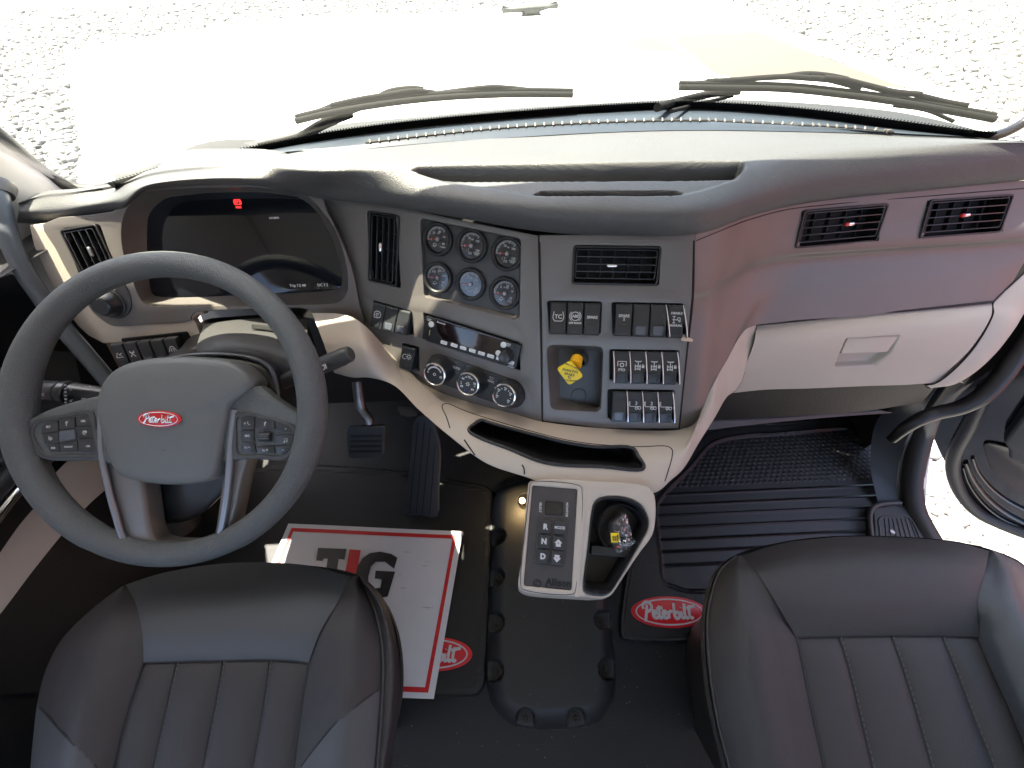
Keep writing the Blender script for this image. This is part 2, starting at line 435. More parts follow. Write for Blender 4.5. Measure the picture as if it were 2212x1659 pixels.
# blackout core behind the panels
core = [[W(20, 470, .80), W(700, 440, .80), W(1165, 480, .72), W(1500, 480, .70), W(1700, 430, .74), (W(2250, 400, .76))],
        [W(120, 660, .86), W(700, 690, .86), W(1165, 905, .79), W(1480, 910, .79), W(1600, 760, .82), (W(2250, 600, .82))]]
loft('dash_core', core, 20, 4, DEEP, dash)
# ---- centre panel
def frame4(P, q, off=0.0): return P.frame(*q, off)
def q2loop(P, q, r=.004, off=0.0): return rpoly(P.pts(q, off), r)
SW = []   # switch holes and rocker quads (pixel corners TL TR BR BL)
rowsC = [([(1186, 654), (1222, 655), (1259, 656), (1298, 657)], [(1188, 718), (1225, 719), (1262, 721), (1297, 722)]),
         ([(1321, 656), (1359, 656.5), (1397, 657), (1436, 657), (1476, 657)], [(1324, 723), (1362, 724), (1400, 725), (1437, 726), (1475, 727)])]
def quads(x0, y0t, y0b, x1, y1t, y1b, n, dx=0):
    """n rockers between a left and a right edge; bottom shifted by dx"""
    out = []
    for k in range(n):
        a, b = k / n, (k + 1) / n
        f = lambda u, t0, t1: (x0 + (x1 - x0) * u, t0 + (t1 - t0) * u)
        TL = f(a, y0t, y1t); TR = f(b, y0t, y1t); BR = f(b, y0b, y1b); BL = f(a, y0b, y1b)
        out.append([TL, TR, (BR[0] + dx, BR[1]), (BL[0] + dx, BL[1])])
    return out
holeC = {
 'a': [(1182, 650), (1300, 652), (1297, 721), (1187, 718)],
 'b': [(1321, 653), (1478, 656), (1474, 727), (1324, 722)],
 'c': [(1317, 755), (1468, 757), (1463, 826), (1317, 822)],
 'd': [(1313, 841), (1457, 843), (1453, 907), (1313, 904)],
 'vent': [(1240, 529), (1427, 532), (1424, 617), (1236, 614)],
 'park': [(1181, 745), (1303, 749), (1298, 890), (1190, 884)]}
outC = [(1167, 534), (1498, 520), (1495, 640), (1482, 780), (1467, 927), (1415, 929), (1300, 926), (1172, 911), (1171, 700)]
outC = [(1167, 517), (1498, 511), (1495, 640), (1481, 780), (1466, 926), (1300, 925), (1173, 909), (1171, 700)]
holes = [q2loop(PC, holeC[k], .004) for k in 'abcd'] + [q2loop(PC, holeC['vent'], .005), q2loop(PC, holeC['park'], .012)]
cpan = shape('center_panel', [rpoly(PC.pts(outC), .002)] + holes, -.012, 0, .0012, GREY, dash, PC.M())
strip2 = shape('upper_trim_strip', [rpoly(PC.pts([(1165, 508), (1500, 504), (1500, 520), (1165, 524)]), .002)], 0, .0016, .0006, GREY, dash, PC.M())
# raised ledge crease under the vent: a shallow wedge
def wedge(P, quad, h0, h1, m, parent, name):
    a, b, c, d = [P.hit(*q) for q in quad]; n = P.n
    V = [a, b, c, d, a + n * h0, b + n * h0, c + n * h1, d + n * h1]
    return link(name, fixn(mesh(name, V, [(4, 5, 6, 7), (0, 1, 5, 4), (1, 2, 6, 5), (2, 3, 7, 6), (3, 0, 4, 7)], False)), m, parent)
# ---- switches
def rocker_mesh(wd, h):
    """side profile swept over the width"""
    prof = [(.5, -.006), (.5, .0045), (.44, .006), (.30, .0072), (-.18, .0125), (-.30, .0135), (-.47, .0145), (-.5, .0130), (-.5, -.006)]
    V = []; Fc = []; n = len(prof); xs = [(-.5, .0012), (-.46, 0), (.46, 0), (.5, .0012)]
    for x, dn in xs:
        for y, z in prof: V.append((x * wd, y * h * .985, z - (dn if z > 0 else 0)))
    for k in range(3):
        for i in range(n - 1): Fc.append((k * n + i, (k + 1) * n + i, (k + 1) * n + i + 1, k * n + i + 1))
    Fc.append(tuple(range(n))); Fc.append(tuple(range(3 * n, 4 * n))[::-1])
    me = mesh('rocker', V, Fc, False); fixn(me); return me
def scoop_mesh(wd, h):
    a = wd * .34; b = wd * .28; y0 = -.15 * h; y1 = -.42 * h
    L = rpoly([(-a, y0), (a, y0), (b, y1), (-b, y1)], .003)
    me = curve2d('scoop', [L], 0, .0006, .0003); sl = math.atan2(.0035, .30 * h)
    me.transform(Matrix.Translation((0, 0, .0122)) @ Matrix.Rotation(-math.atan(.006 / h), 4, 'X')); return me
ICON = {}
def strk(name, strokes, r, z=0.0, zs=.35):
    me = tubemesh(name, [[(x, y, 0) for x, y in s] for s in strokes], r, False, None, 1, True, zs)
    if z: me.transform(Matrix.Translation((0, 0, z)))
    return me
def arc(cx, cy, r, a0, a1, n=14): return [(cx + r * cos(R(a0 + (a1 - a0) * i / n)), cy + r * sin(R(a0 + (a1 - a0) * i / n))) for i in range(n + 1)]
def icon(kind, u):
    """white printed symbol, u = rocker width"""
    it = []
    t = lambda s, sz, x=0, y=0, b=.0002: it.append((textmesh('t', s, sz, .0002, b), T3(x, y)))
    k = lambda st, r=.0006: it.append((strk('s', st, r), None))
    if kind == 'TC':
        t('TC', u * .36); k([arc(0, 0, u * .34, 150, 235), arc(0, 0, u * .34, 30, -55)]); k([[(-u * .24, -u * .27), (u * .24, -u * .27)], [(-.31 * u, .15 * u), (-.27 * u, .33 * u)], [(.31 * u, .15 * u), (.27 * u, .33 * u)]])
    elif kind == 'ABS':
        t('ABS', u * .25, 0, .05 * u); k([arc(0, .05 * u, u * .27, 0, 360, 24), arc(0, .05 * u, u * .36, 130, 230), arc(0, .05 * u, u * .36, -50, 50)]); t('OFF ROAD', u * .17, 0, -.38 * u)
    elif kind == 'SPARE': t('SPARE', u * .25)
    elif kind == 'SPARE2': t('SPARE\n2', u * .25, 0, .05 * u)
    elif kind == 'DISABLE': t('DISABLE', u * .19, 0, .4 * u); t('MANUAL', u * .19, 0, -.36 * u); k([[(-.15 * u, .22 * u), (-.15 * u, -.2 * u)], [(-.24 * u, .2 * u), (-.06 * u, .2 * u)], [(-.24 * u, -.2 * u), (-.06 * u, -.2 * u)], [(-.24 * u, 0), (.05 * u, 0)], arc(.15 * u, .05 * u, .09 * u, 0, 360, 12), arc(.2 * u, -.08 * u, .05 * u, 0, 360, 10)])
    elif kind == 'PTO': k([[(-.28 * u, -.02 * u), (-.28 * u, .3 * u), (.28 * u, .3 * u), (.28 * u, -.02 * u)], arc(0, .06 * u, .12 * u, 0, 360, 12)], .0008); t('PTO', u * .24, 0, -.28 * u)
    elif kind.startswith('AXLE'):
        y = -.1 * u
        k([[(-.22 * u, .36 * u), (-.08 * u, .28 * u)], [(.1 * u, .28 * u), (.22 * u, .36 * u)], [(-.12 * u, .32 * u), (.14 * u, .32 * u)], [(0, .3 * u), (0, -.2 * u)]], .0007)
        k([[(-.18 * u, .1 * u), (-.18 * u, -.28 * u)], [(.14 * u, .1 * u), (.14 * u, -.28 * u)], [(-.18 * u, 0), (.14 * u, 0)], [(-.18 * u, -.2 * u), (.14 * u, -.2 * u)]], .0008)
        it.append((curve2d('s', [rrect(.17 * u, .15 * u, .0005, .33 * u, -.04 * u)], 0, .0003), None)); k([arc(.33 * u, .04 * u, .06 * u, 0, 180, 8)], .0005)
    elif kind.startswith('SUSP'):
        k([[(-.42 * u, .28 * u), (-.36 * u, .28 * u), (-.36 * u, -.06 * u), (.4 * u, -.06 * u)], [(-.42 * u, .28 * u), (-.42 * u, -.02 * u)]], .0007)
        k([arc(.1 * u, -.18 * u, .08 * u, 0, 360, 12), arc(.32 * u, -.16 * u, .1 * u, 0, 360, 12)], .0006)
        if len(kind) > 4: t(kind[4:], u * .34, .08 * u, .16 * u)
    elif kind == 'ENG': k([[(-.25 * u, -.1 * u), (-.25 * u, .15 * u), (-.1 * u, .25 * u), (.12 * u, .25 * u), (.28 * u, .1 * u), (.28 * u, -.12 * u), (.1 * u, -.22 * u), (-.2 * u, -.22 * u), (-.25 * u, -.1 * u)], arc(0, 0, .1 * u, 0, 300)], .0009)
    elif kind == 'DIM': k([arc(-.15 * u, 0, .16 * u, 60, 300), arc(.15 * u, .04 * u, .1 * u, 0, 360)] + [[(.15 * u + .14 * u * cos(a), .04 * u + .14 * u * sin(a)), (.15 * u + .22 * u * cos(a), .04 * u + .22 * u * sin(a))] for a in np.linspace(0, 6.28, 9)[:-1]], .0006)
    elif kind == 'MIR': k([[(-.3 * u, -.2 * u), (-.1 * u, .2 * u), (.25 * u, -.2 * u), (-.3 * u, -.2 * u)], [(0, 0), (.25 * u, .15 * u)]], .0008)
    elif kind == 'BELT': k([[(-.2 * u, .25 * u), (.2 * u, -.25 * u)], [(.2 * u, .25 * u), (-.2 * u, -.25 * u)], [(-.2 * u, .1 * u), (.2 * u, .1 * u)]], .0009)
    elif kind == 'BEAM': k([arc(0, .05 * u, .2 * u, 0, 180)] + [[(x * u, .1 * u), (x * 1.6 * u, -.2 * u)] for x in (-.2, -.07, .07, .2)], .0008)
    else: return None
    return join('switch_symbol', it)
RL_ = {'TC': 'black rocker marked TC', 'ABS': 'black rocker marked ABS off road', 'SPARE': 'black rocker marked SPARE', 'SPARE2': 'black rocker marked SPARE 2', 'DISABLE': 'black rocker marked disable manual between chrome guards', 'PTO': 'black rocker marked PTO', 'AXLE1': 'rocker with axle and padlock symbol beside the PTO rocker', 'AXLE2': 'third rocker of the middle row with axle and padlock symbol', 'AXLE3': 'last rocker of the middle row with axle and padlock symbol', 'SUSP3': 'rocker with lift axle symbol and number 3', 'SUSP2': 'rocker with lift axle symbol and number 2', 'SUSP': 'rocker with lift axle symbol and no number', 'ENG': 'rocker with engine symbol', 'DIM': 'single rocker with dimmer symbol', 'BEAM': 'rocker with work lamp symbol', None: 'blank black rocker without print'}
def rocker(P, q, kind, blade=None, parent=None, label=None, gap=.93):
    M, wd, h = P.frame(*q); u = wd * gap
    label = label or RL_.get(kind)
    o = link('rocker_switch', rocker_mesh(u, h), SWT, parent or dash, M, label)
    s = link('switch_scoop', scoop_mesh(u, h), SWS if kind is None else SWT, o, M)
    ic = icon(kind, u) if kind else None
    if ic:
        A = M @ Matrix.Translation((0, .06 * h, .0102)) @ Matrix.Rotation(-math.atan2(.0053, .48 * h), 4, 'X') @ T3(0, 0, .0005)
        link('switch_symbol', ic, WHP, o, A)
    return o, M, wd, h
def guard(P, top, bot, parent=None):
    """thin chrome-edged divider blade standing between rockers"""
    a, b = P.hit(*top), P.hit(*bot); n = P.n; L = (b - a); ey = -L.normalized(); ex = ey.cross(n).normalized(); l = L.length
    pr = [(0, -.004), (0, .006), (-.2 * l, .012), (-.7 * l, .020), (-.93 * l, .021), (-l, .014), (-l, -.004)]
    me = curve2d('g', [[(y, z) for y, z in pr]], -.0009, .0009, .0005)
    Mx = mat4(ey, n, ey.cross(n), a)
    return link('switch_guard', me, CHR, parent or dash, Mx)
for k, key in zip([['TC', 'ABS', 'SPARE'], ['SPARE2', None, None, 'DISABLE'], ['PTO', 'AXLE1', 'AXLE2', 'AXLE3'], [None, 'SUSP3', 'SUSP2', 'SUSP']], 'abcd'):
    x0, x1 = {'a': (1186, 1294), 'b': (1325, 1473), 'c': (1324, 1461), 'd': (1320, 1451)}[key]
    H = holeC[key]
    yt0, yt1 = H[0][1] + 2, H[1][1] + 2; yb0, yb1 = H[3][1] + 1, H[2][1] + 1
    Q = quads(x0, yt0, yb0, x1, yt1, yb1, len(k))
    # bottoms converge a little
    for i, q in enumerate(Q):
        dxl = (-2 if key in 'cd' else 2) * 1.0
        q[2] = (q[2][0] + dxl, q[2][1]); q[3] = (q[3][0] + dxl, q[3][1])
        rocker(PC, q, k[i])
    if key in 'cd':
        for i in range(len(Q) + 1):
            q = Q[min(i, len(Q) - 1)]; tp = q[0] if i < len(Q) else q[1]; bt = q[3] if i < len(Q) else q[2]
            if key == 'd' and i == 0: continue
            guard(PC, tp, bt)
    if key == 'b':
        for i in (3, 4):
            q = Q[min(i, 3)]; guard(PC, q[0] if i < 4 else q[1], q[3] if i < 4 else q[2])
    M_, wd, h = PC.frame(*H)
    box('switch_bay', wd + .004, h + .004, .004, DEEP, dash, M_ @ Matrix.Translation((0, 0, -.010)))
# ---- air vents
def vent(P, q, name_label, nbar, nvane, vertical=False, tabpx=None, tabm=None, parent=None, rot=0, depth=.03, red=False):
    M, wd, h = P.frame(*q); par = parent or dash
    if vertical:
        M = M @ Matrix.Rotation(pi / 2, 4, 'Z'); wd, h = h, wd
    o = link('air_vent', curve2d('air_vent', [rrect(wd, h, .006), rrect(wd - .006, h - .006, .004)], -.012, .0022, .0008), BLACK, par, M, name_label)
    # housing
    bm = bmesh.new(); bmesh.ops.create_cube(bm, size=1)
    for v in bm.verts: v.co = Vector((v.co.x * (wd - .004), v.co.y * (h - .004), v.co.z * depth - depth / 2 - .002))
    bmesh.ops.delete(bm, geom=[f for f in bm.faces if f.normal.z > .9], context='FACES'); bmesh.ops.reverse_faces(bm, faces=bm.faces)
    me = bpy.data.meshes.new('h'); bm.to_mesh(me); bm.free(); link('vent_housing', me, DEEP, o, M)
    gw, gh = wd - .010, h - .014; oy = .002
    link('vent_grille', curve2d('g', [rrect(gw, gh, .004, 0, oy), rrect(gw - .0028, gh - .0028, .003, 0, oy)], -.0015, .0012, .0006), SWT, o, M)
    bar = boxmesh('s', gw - .002, .0016, .010, .0006)
    for i in range(1, nbar): link('vent_slat', bar, SWT, o, M @ Matrix.Translation((0, oy - gh / 2 + gh * i / nbar, -.004)))
    van = boxmesh('v', .0012, gh - .002, .009, .0004)
    for i in range(1, nvane): link('vent_vane', van, BLACK, o, M @ Matrix.Translation((-gw / 2 + gw * i / nvane, oy, -.016)))
    tp = boxmesh('t', .0062 if not vertical else .0062, .0165 if vertical else .0165, .006, .0026, 3)
    c = (0, oy, .002)
    if tabpx: 
        l = M.inverted() @ P.hit(*tabpx, .002); c = (l.x, l.y, .002)
    Mt = M @ Matrix.Translation(c)
    if not vertical: Mt = Mt @ Matrix.Rotation(pi / 2, 4, 'Z')
    else: Mt = Mt @ Matrix.Rotation(pi / 2, 4, 'Z')
    link('vent_tab', tp, tabm or CHR, o, Mt)
    if red: link('tab_marker', boxmesh('m', .0064, .007, .0064, .0024, 3), REDT, o, Mt @ Matrix.Translation((0, .0048, .0004)))
    return o
vent(PC, [(1238, 530), (1426, 533), (1423, 617), (1235, 614)], None, 4, 6, tabpx=(1322, 574))
# ---- parking brake recess
M_, wd, h = PC.frame(*holeC['park'])
pk = PC.pts(holeC['park'])
inner = PC.pts([(1206, 751), (1301, 757), (1297, 882), (1209, 860)], -.028)
def recess(name, P, outer, inner, depth, m, parent, r0=.012, r1=.006):
    """tapered pocket wall between two rounded loops"""
    a = rpoly(outer, r0, 6); b = rpoly(inner, r1, 6); n = min(len(a), len(b))
    rs = lambda L: [tuple(v) for v in _resample(L, 72)]
    A_, B_ = rs(a), rs(b)
    V = [(x, y, 0) for x, y in A_] + [(x, y, -depth) for x, y in B_]
    Fc = [(i, (i + 1) % 72, 72 + (i + 1) % 72, 72 + i) for i in range(72)]
    return link(name, mesh(name, V, Fc, True, 50), m, parent, P.M())
def _resample(L, n):
    P = np.array(list(L) + [L[0]]); c = P[:-1].mean(0); s = np.r_[0, np.cumsum(np.linalg.norm(np.diff(P, axis=0), axis=1))]
    t = np.linspace(0, s[-1], n + 1)[:-1]; Q = np.stack([np.interp(t, s, P[:, k]) for k in range(2)], 1)
    a0 = np.arctan2(Q[:, 1] - c[1], Q[:, 0] - c[0]); k = np.argmin(np.abs(a0 - 2.4)); return np.roll(Q, -k, axis=0)
recess('brake_recess_wall', PC, pk, inner, .028, GREY, dash)
bp_ = shape('brake_recess_plate', [rpoly(inner, .006)], -.031, -.0281, .0004, GREYD, dash, PC.M())
c2 = PC.to2(1250, 855, -.028)
link('blanking_cap', curve2d('c', [circ(.0135, *c2)], -.030, -.0275, .0006), GREYD, dash, PC.M())
link('cap_groove', curve2d('c', [circ(.0142, *c2), circ(.0135, *c2)], -.030, -.02795, 0), DEEP, dash, PC.M())
# ---- gauge / radio panel (angled to the driver)
outG = [(690, 431), (760, 434), (860, 447), (965, 472), (1050, 488), (1162, 512), (1164, 620), (1168, 780), (1170, 910), (1104, 893), (999, 865), (915, 830), (868, 789), (810, 730), (786, 703), (776, 640), (766, 600), (752, 550), (730, 500)]
gau = [(946, 517), (1019, 531), (1096, 548), (946, 600), (1017, 614), (1091, 634)]
well = [(907, 471), (1125, 516), (1122, 684), (1112, 690), (916, 640)]
radioq = [(914, 675), (1121, 740), (1124, 800), (920, 735)]
swl = [(808, 651), (887, 672), (895, 722), (810, 705)]
dimq = [(869, 742), (904, 750), (906, 800), (868, 790)]
clim = [(930, 762), (975, 770), (1095, 812), (1130, 850), (1125, 880), (1085, 885), (1050, 860), (940, 815), (915, 790)]
ventG = [(792, 455), (855, 463), (866, 623), (800, 607)]
hG = [q2loop(PG, well, .008), q2loop(PG, radioq, .002), q2loop(PG, [(806, 649), (888, 672), (893, 724), (810, 707)], .002), q2loop(PG, [(868, 740), (905, 750), (906, 801), (868, 792)], .002), q2loop(PG, ventG, .005)]
gpan = shape('gauge_panel', [sm(PG.pts(outG[:5]), False, 3) + PG.pts(outG[5:9]) + sm(PG.pts(outG[9:14]), False, 3) + PG.pts(outG[14:])] + hG, -.012, 0, .0012, GREY, dash, PG.M())
shape('upper_trim_strip', [PG.pts([(700, 430), (860, 446), (965, 470), (1163, 509), (1163, 519), (965, 483), (860, 458), (705, 442)])], 0, .0016, .0006, GREY, dash, PG.M())
vent(PG, [(792, 455), (855, 463), (866, 623), (801, 607)], None, 4, 4, vertical=True, tabpx=(822, 534))
# shallow gauge well
wi = PG.pts([(915, 474), (1124, 519), (1119, 680), (918, 636)], -.008)
recess('gauge_well_wall', PG, PG.pts(well), wi, .008, GREY, dash, .008, .005)
gpl = shape('gauge_plate', [rpoly(wi, .005)], -.011, -.008, .0003, GREYD, dash, PG.M())
NUMS = [['0', '20', '40', '60', '80'], ['0', '50', '100', '150'], ['0', '50', '100', '150'], ['100', '150', '200', '250', '300'], ['0', '50', '100', '150'], ['0', '5', '10', '15', '20']]
CAPT = [('PSI', 'TURBO'), ('PSI', 'PUSHER\nAXLE'), ('PSI', 'PUSHER\nAXLE'), ('°F', 'OIL'), ('PSI', 'PUSHER\nAXLE'), ('IN HG', 'FUEL\nFLTR')]
SUB = ['', '1', '1 3', '', '1 2', '']
GDIAL = mat('gauge_dial_black', (.012, .012, .013), .25, coat=.8, crough=.05)
GLASS = bpy.data.materials.new('gauge_glass'); GLASS.use_nodes = True
def glassmat(g, tint=(1, 1, 1), refl=.06, rough=.02, dust=0):
    nt = g.node_tree; nt.nodes.clear(); o = nt.nodes.new('ShaderNodeOutputMaterial'); mx = nt.nodes.new('ShaderNodeMixShader')
    t = nt.nodes.new('ShaderNodeBsdfTransparent'); t.inputs[0].default_value = (*tint, 1); gl = nt.nodes.new('ShaderNodeBsdfGlossy'); gl.inputs['Roughness'].default_value = rough
    fr = nt.nodes.new('ShaderNodeFresnel'); fr.inputs[0].default_value = 1.45 if dust else 1.25
    nt.links.new(fr.outputs[0], mx.inputs[0]); nt.links.new(t.outputs[0], mx.inputs[1]); nt.links.new(gl.outputs[0], mx.inputs[2]); 
    last = mx
    if dust:
        # a thin film of road dust that scatters the light falling on it
        tr = nt.nodes.new('ShaderNodeBsdfTranslucent'); tr.inputs[0].default_value = (.8, .8, .68, 1); m2 = nt.nodes.new('ShaderNodeMixShader'); m2.inputs[0].default_value = dust
        nt.links.new(mx.outputs[0], m2.inputs[1]); nt.links.new(tr.outputs[0], m2.inputs[2]); last = m2
    nt.links.new(last.outputs[0], o.inputs[0])
glassmat(GLASS)
bez = lathemesh('b', [(.0205, -.004), (.0205, .0025), (.0215, .004), (.0232, .0055), (.0255, .0055), (.0272, .004), (.0275, .0), (.0275, -.004)], 56)
dial = lathemesh('d', [(0, .0), (.0208, .0)], 48)
gcap = lathemesh('c', [(0, .0035), (.0028, .0033), (.0036, .002), (.0036, 0)], 24)
for gi, (gx, gy) in enumerate(gau):
    c = PG.hit(gx, gy, -.006); Mg = mat4(PG.ex, PG.ey, PG.n, c)
    # text on these dials stands level with the gauges
    Mg = Mg @ Matrix.Rotation(R(-1.0), 4, 'Z')
    g = link('gauge', bez.copy(), BLACK, dash, Mg, 'round gauge captioned ' + CAPT[gi][1].replace('\n', ' ').lower() + (' with numbers ' + SUB[gi] if SUB[gi] else ''))
    link('dial', dial, GDIAL, g, Mg)
    its = []; nn = NUMS[gi]; a0, a1 = 188, -28
    for k in range(21):
        a = R(a0 + (a1 - a0) * k / 20 * .62); r0 = .0165 if k % 5 else .0155
        its.append((boxmesh('t', .0195 - r0, .0006 if k % 5 else .001, .0002, 0), Matrix.Rotation(a, 4, 'Z') @ Matrix.Translation(((r0 + .0195) / 2, 0, .0002))))
    its.append((strk('a', [arc(0, 0, .0196, a0, a0 + (a1 - a0) * .62)], .00035), None))
    for k, s in enumerate(nn):
        a = R(a0 + (a1 - a0) * k / (len(nn) - 1)); rr = .0125
        its.append((textmesh('n', s, .0048, .0001, .00012), T3(rr * cos(a), rr * sin(a), .0002)))
    its.append((textmesh('n', CAPT[gi][0], .003, .0001, .00008), T3(0, .0095, .0002)))
    its.append((textmesh('n', CAPT[gi][1], .0032, .0001, .00008), T3(.010, -.011, .0002)))
    if SUB[gi]:
        its.append((textmesh('n', SUB[gi], .0042, .0001, .00012), T3(-.005, -.0075, .0002))); its.append((strk('a', [[(-.008, -.0065), (-.008, -.0105), (.001, -.0105)], arc(0, -.0125, .0013, 0, 360, 8), arc(-.0035, -.0125, .0013, 0, 360, 8)], .0003), None))
    else: its.append((strk('a', [arc(-.005, -.010, .003, 0, 300, 10), [(-.009, -.012), (-.001, -.010)]], .0005), None))
    link('dial_print', join('p', its), WHP, g, Mg)
    na = R(186 if gi != 5 else 192)
    link('needle', curve2d('n', [[(0, -.0007), (.0175, -.0003), (.0175, .0003), (0, .0007)]], .0012, .0018), REDP, g, Mg @ Matrix.Rotation(na, 4, 'Z'))
    link('needle_cap', gcap, CHR if False else STEEL, g, Mg)
    link('lens', lathemesh('l', [(0, .0032), (.0208, .0028)], 40), GLASS, g, Mg)
# left trio of rockers + dimmer
for i, kd in enumerate(['ENG', None, None]):
    x0, x1 = 808 + i * 26.6, 808 + (i + 1) * 26.6
    yt = lambda x: 651 + (x - 808) * .27; yb = lambda x: 704 + (x - 808) * .24
    rocker(PG, [(x0, yt(x0)), (x1, yt(x1)), (x1 + 2, yb(x1)), (x0 + 2, yb(x0))], kd)
rocker(PG, [(870, 744), (899, 752), (901, 797), (870, 790)], 'DIM')
for q in ([(806, 649), (888, 672), (893, 724), (810, 707)], [(868, 740), (905, 750), (906, 801), (868, 792)]):
    M_, wd, h = PG.frame(*q); box('switch_bay', wd, h, .003, DEEP, dash, M_ @ Matrix.Translation((0, 0, -.011)))
M_, wd, h = PG.frame(*radioq); box('radio_bay', wd, h, .003, DEEP, dash, M_ @ Matrix.Translation((0, 0, -.011)))
print('DIM radio', wd, h, 'gauge spacing', (PG.hit(946, 517) - PG.hit(1019, 531)).length, 'rocker', PC.frame(*holeC['c'])[1:])
# ---- radio: slides into the slot, a thing of its own
rM, rw, rh = PG.frame((914, 679), (1119, 743), (1123, 798), (920, 733), .004)
radio = thing('car_radio', 'black car stereo with dark display and row of white buttons below the round gauges', 'car radio', tuple(rM.translation))
def RL(px, py, off=.006):
    l = rM.inverted() @ PG.hit(px, py, off); return l.x, l.y
shape('radio_face', [rrect(rw, rh, .002)], -.010, .004, .0012, BLACK, radio, rM)
dl = [RL(*p) for p in [(942, 688), (1088, 735), (1084, 772), (958, 732), (947, 716)]]
shape('radio_display', [rpoly(dl, .002)], .004, .0052, .0004, mat('radio_display_glass', (.012, .006, .006), .12, coat=.4, crough=.05), radio, rM)
a, b = RL(942, 687), RL(1088, 734)
link('display_edge', strk('e', [[a, b]], .0009), SWS, radio, rM @ Matrix.Translation((0, 0, .0052)))
for i in range(7):
    x = 960.5 + i * 19.6 + (0 if i == 0 else 2.5); y = 739.5 + i * 5.75
    cx0, cy0 = RL(x, y)
    o = link('radio_button', curve2d('b', [rrect(.0125, .0062, .0016, cx0, cy0)], .003, .0060, .0006), BTN, radio, rM)
    link('button_print', curve2d('b', [rrect(.006, .0007, .0002, cx0, cy0)], .0060, .0062, 0), GRP, o, rM)
cx0, cy0 = RL(1101, 781)
o = link('radio_button', curve2d('b', [rrect(.024, .0066, .002, cx0 - .003, cy0)], .003, .0056, .0006), BTN, radio, rM)
link('button_print', curve2d('b', [rrect(.016, .0008, .0002, cx0 - .003, cy0)], .0056, .0058, 0), GRP, o, rM)
for p in [(933.5, 700), (1078, 762), (1089, 744)]:
    cx0, cy0 = RL(*p); link('radio_button', curve2d('b', [circ(.0052, cx0, cy0, 28)], .003, .0066, .0008), BTN, radio, rM)
cx0, cy0 = RL(1096, 768)
kn = lathemesh('k', [(0, .021), (.006, .0212), (.0095, .020), (.0105, .018), (.0125, .004), (.0125, .002)], 36)
bm = bmesh.new(); bm.from_mesh(kn)
for v in bm.verts:
    a_ = math.atan2(v.co.y, v.co.x)
    if .003 < v.co.z < .0205 and Vector((v.co.x, v.co.y)).length > .009: k_ = 1 - .07 * (cos(a_ * 9) > .3); v.co.x *= k_; v.co.y *= k_
bm.to_mesh(kn); bm.free()
link('volume_knob', kn, SWT, radio, rM @ Matrix.Translation((cx0, cy0, .002)))
cx0, cy0 = RL(929, 718)
link('usb_port', curve2d('u', [rrect(.0055, .013, .0004, cx0, cy0)], .0035, .0043, 0), DEEP, radio, rM)
link('usb_tongue', curve2d('u', [rrect(.0012, .010, .0003, cx0 + .0003, cy0)], .0043, .0047, 0), mat('usb_tongue_tan', (.5, .42, .2), .5), radio, rM)
for p in [(921, 729), (928.5, 731), (921, 693), (1112, 749), (1112, 787)]:
    cx0, cy0 = RL(*p); link('radio_hole', curve2d('u', [circ(.0017, cx0, cy0, 20)], .0038, .0043, 0), DEEP, radio, rM)
its = []
for s, p, sz in [('Bluetooth', (955, 697), .0042), ('* Scan\n* Mute', (929, 690), .0035), ('PWR\nESC', (1100, 744), .0034), ('AUX\nIN OUT', (1105, 790), .0034)]:
    cx0, cy0 = RL(*p); its.append((textmesh('t', s, sz, .0001, .0001), T3(cx0, cy0, .0056)))
link('radio_print', join('p', its), WHP, radio, rM)
# ---- climate control panel
cM, cw, chh = PG.frame((915, 765), (1130, 840), (1130, 885), (915, 810), 0)
clm = thing('climate_control_panel', 'black climate control panel with three chrome ringed dials under the stereo', 'climate control', tuple(cM.translation))
def CL(px, py, off=.003):
    l = cM.inverted() @ PG.hit(px, py, off); return Vector((l.x, l.y))
kc = [(953, 797), (1025, 822), (1101, 850)]      # base of each knob on the panel
rb = .0275
cs = [CL(*p, 0) for p in kc]
dr = (cs[2] - cs[0]).normalized(); nr = Vector((-dr.y, dr.x))
cap = [tuple(cs[0] + nr * rb * cos(t) * 1.0 - dr * rb * sin(t)) for t in np.linspace(0, pi, 20)] + [tuple(cs[2] - nr * rb * cos(t) + dr * rb * sin(t)) for t in np.linspace(0, pi, 20)]
shape('climate_face', [cap], -.004, .0028, .0015, SWT, clm, cM)
outer = [tuple(Vector(q) + (Vector(q) - (cs[0] + cs[2]) / 2).normalized() * .0016) for q in cap]
shape('climate_gap', [outer], -.004, .0006, 0, DEEP, clm, cM)
kprof = [(.0265, .002), (.0255, .010), (.0225, .020), (.0205, .0285), (.0200, .030)]
kbody = lathemesh('k', kprof, 48)
kring = lathemesh('r', [(.0208, .0285), (.0215, .0305), (.0210, .0335), (.0190, .0345), (.0182, .0335), (.0180, .031)], 48)
kface = lathemesh('f', [(0, .0328), (.0183, .0328)], 40)
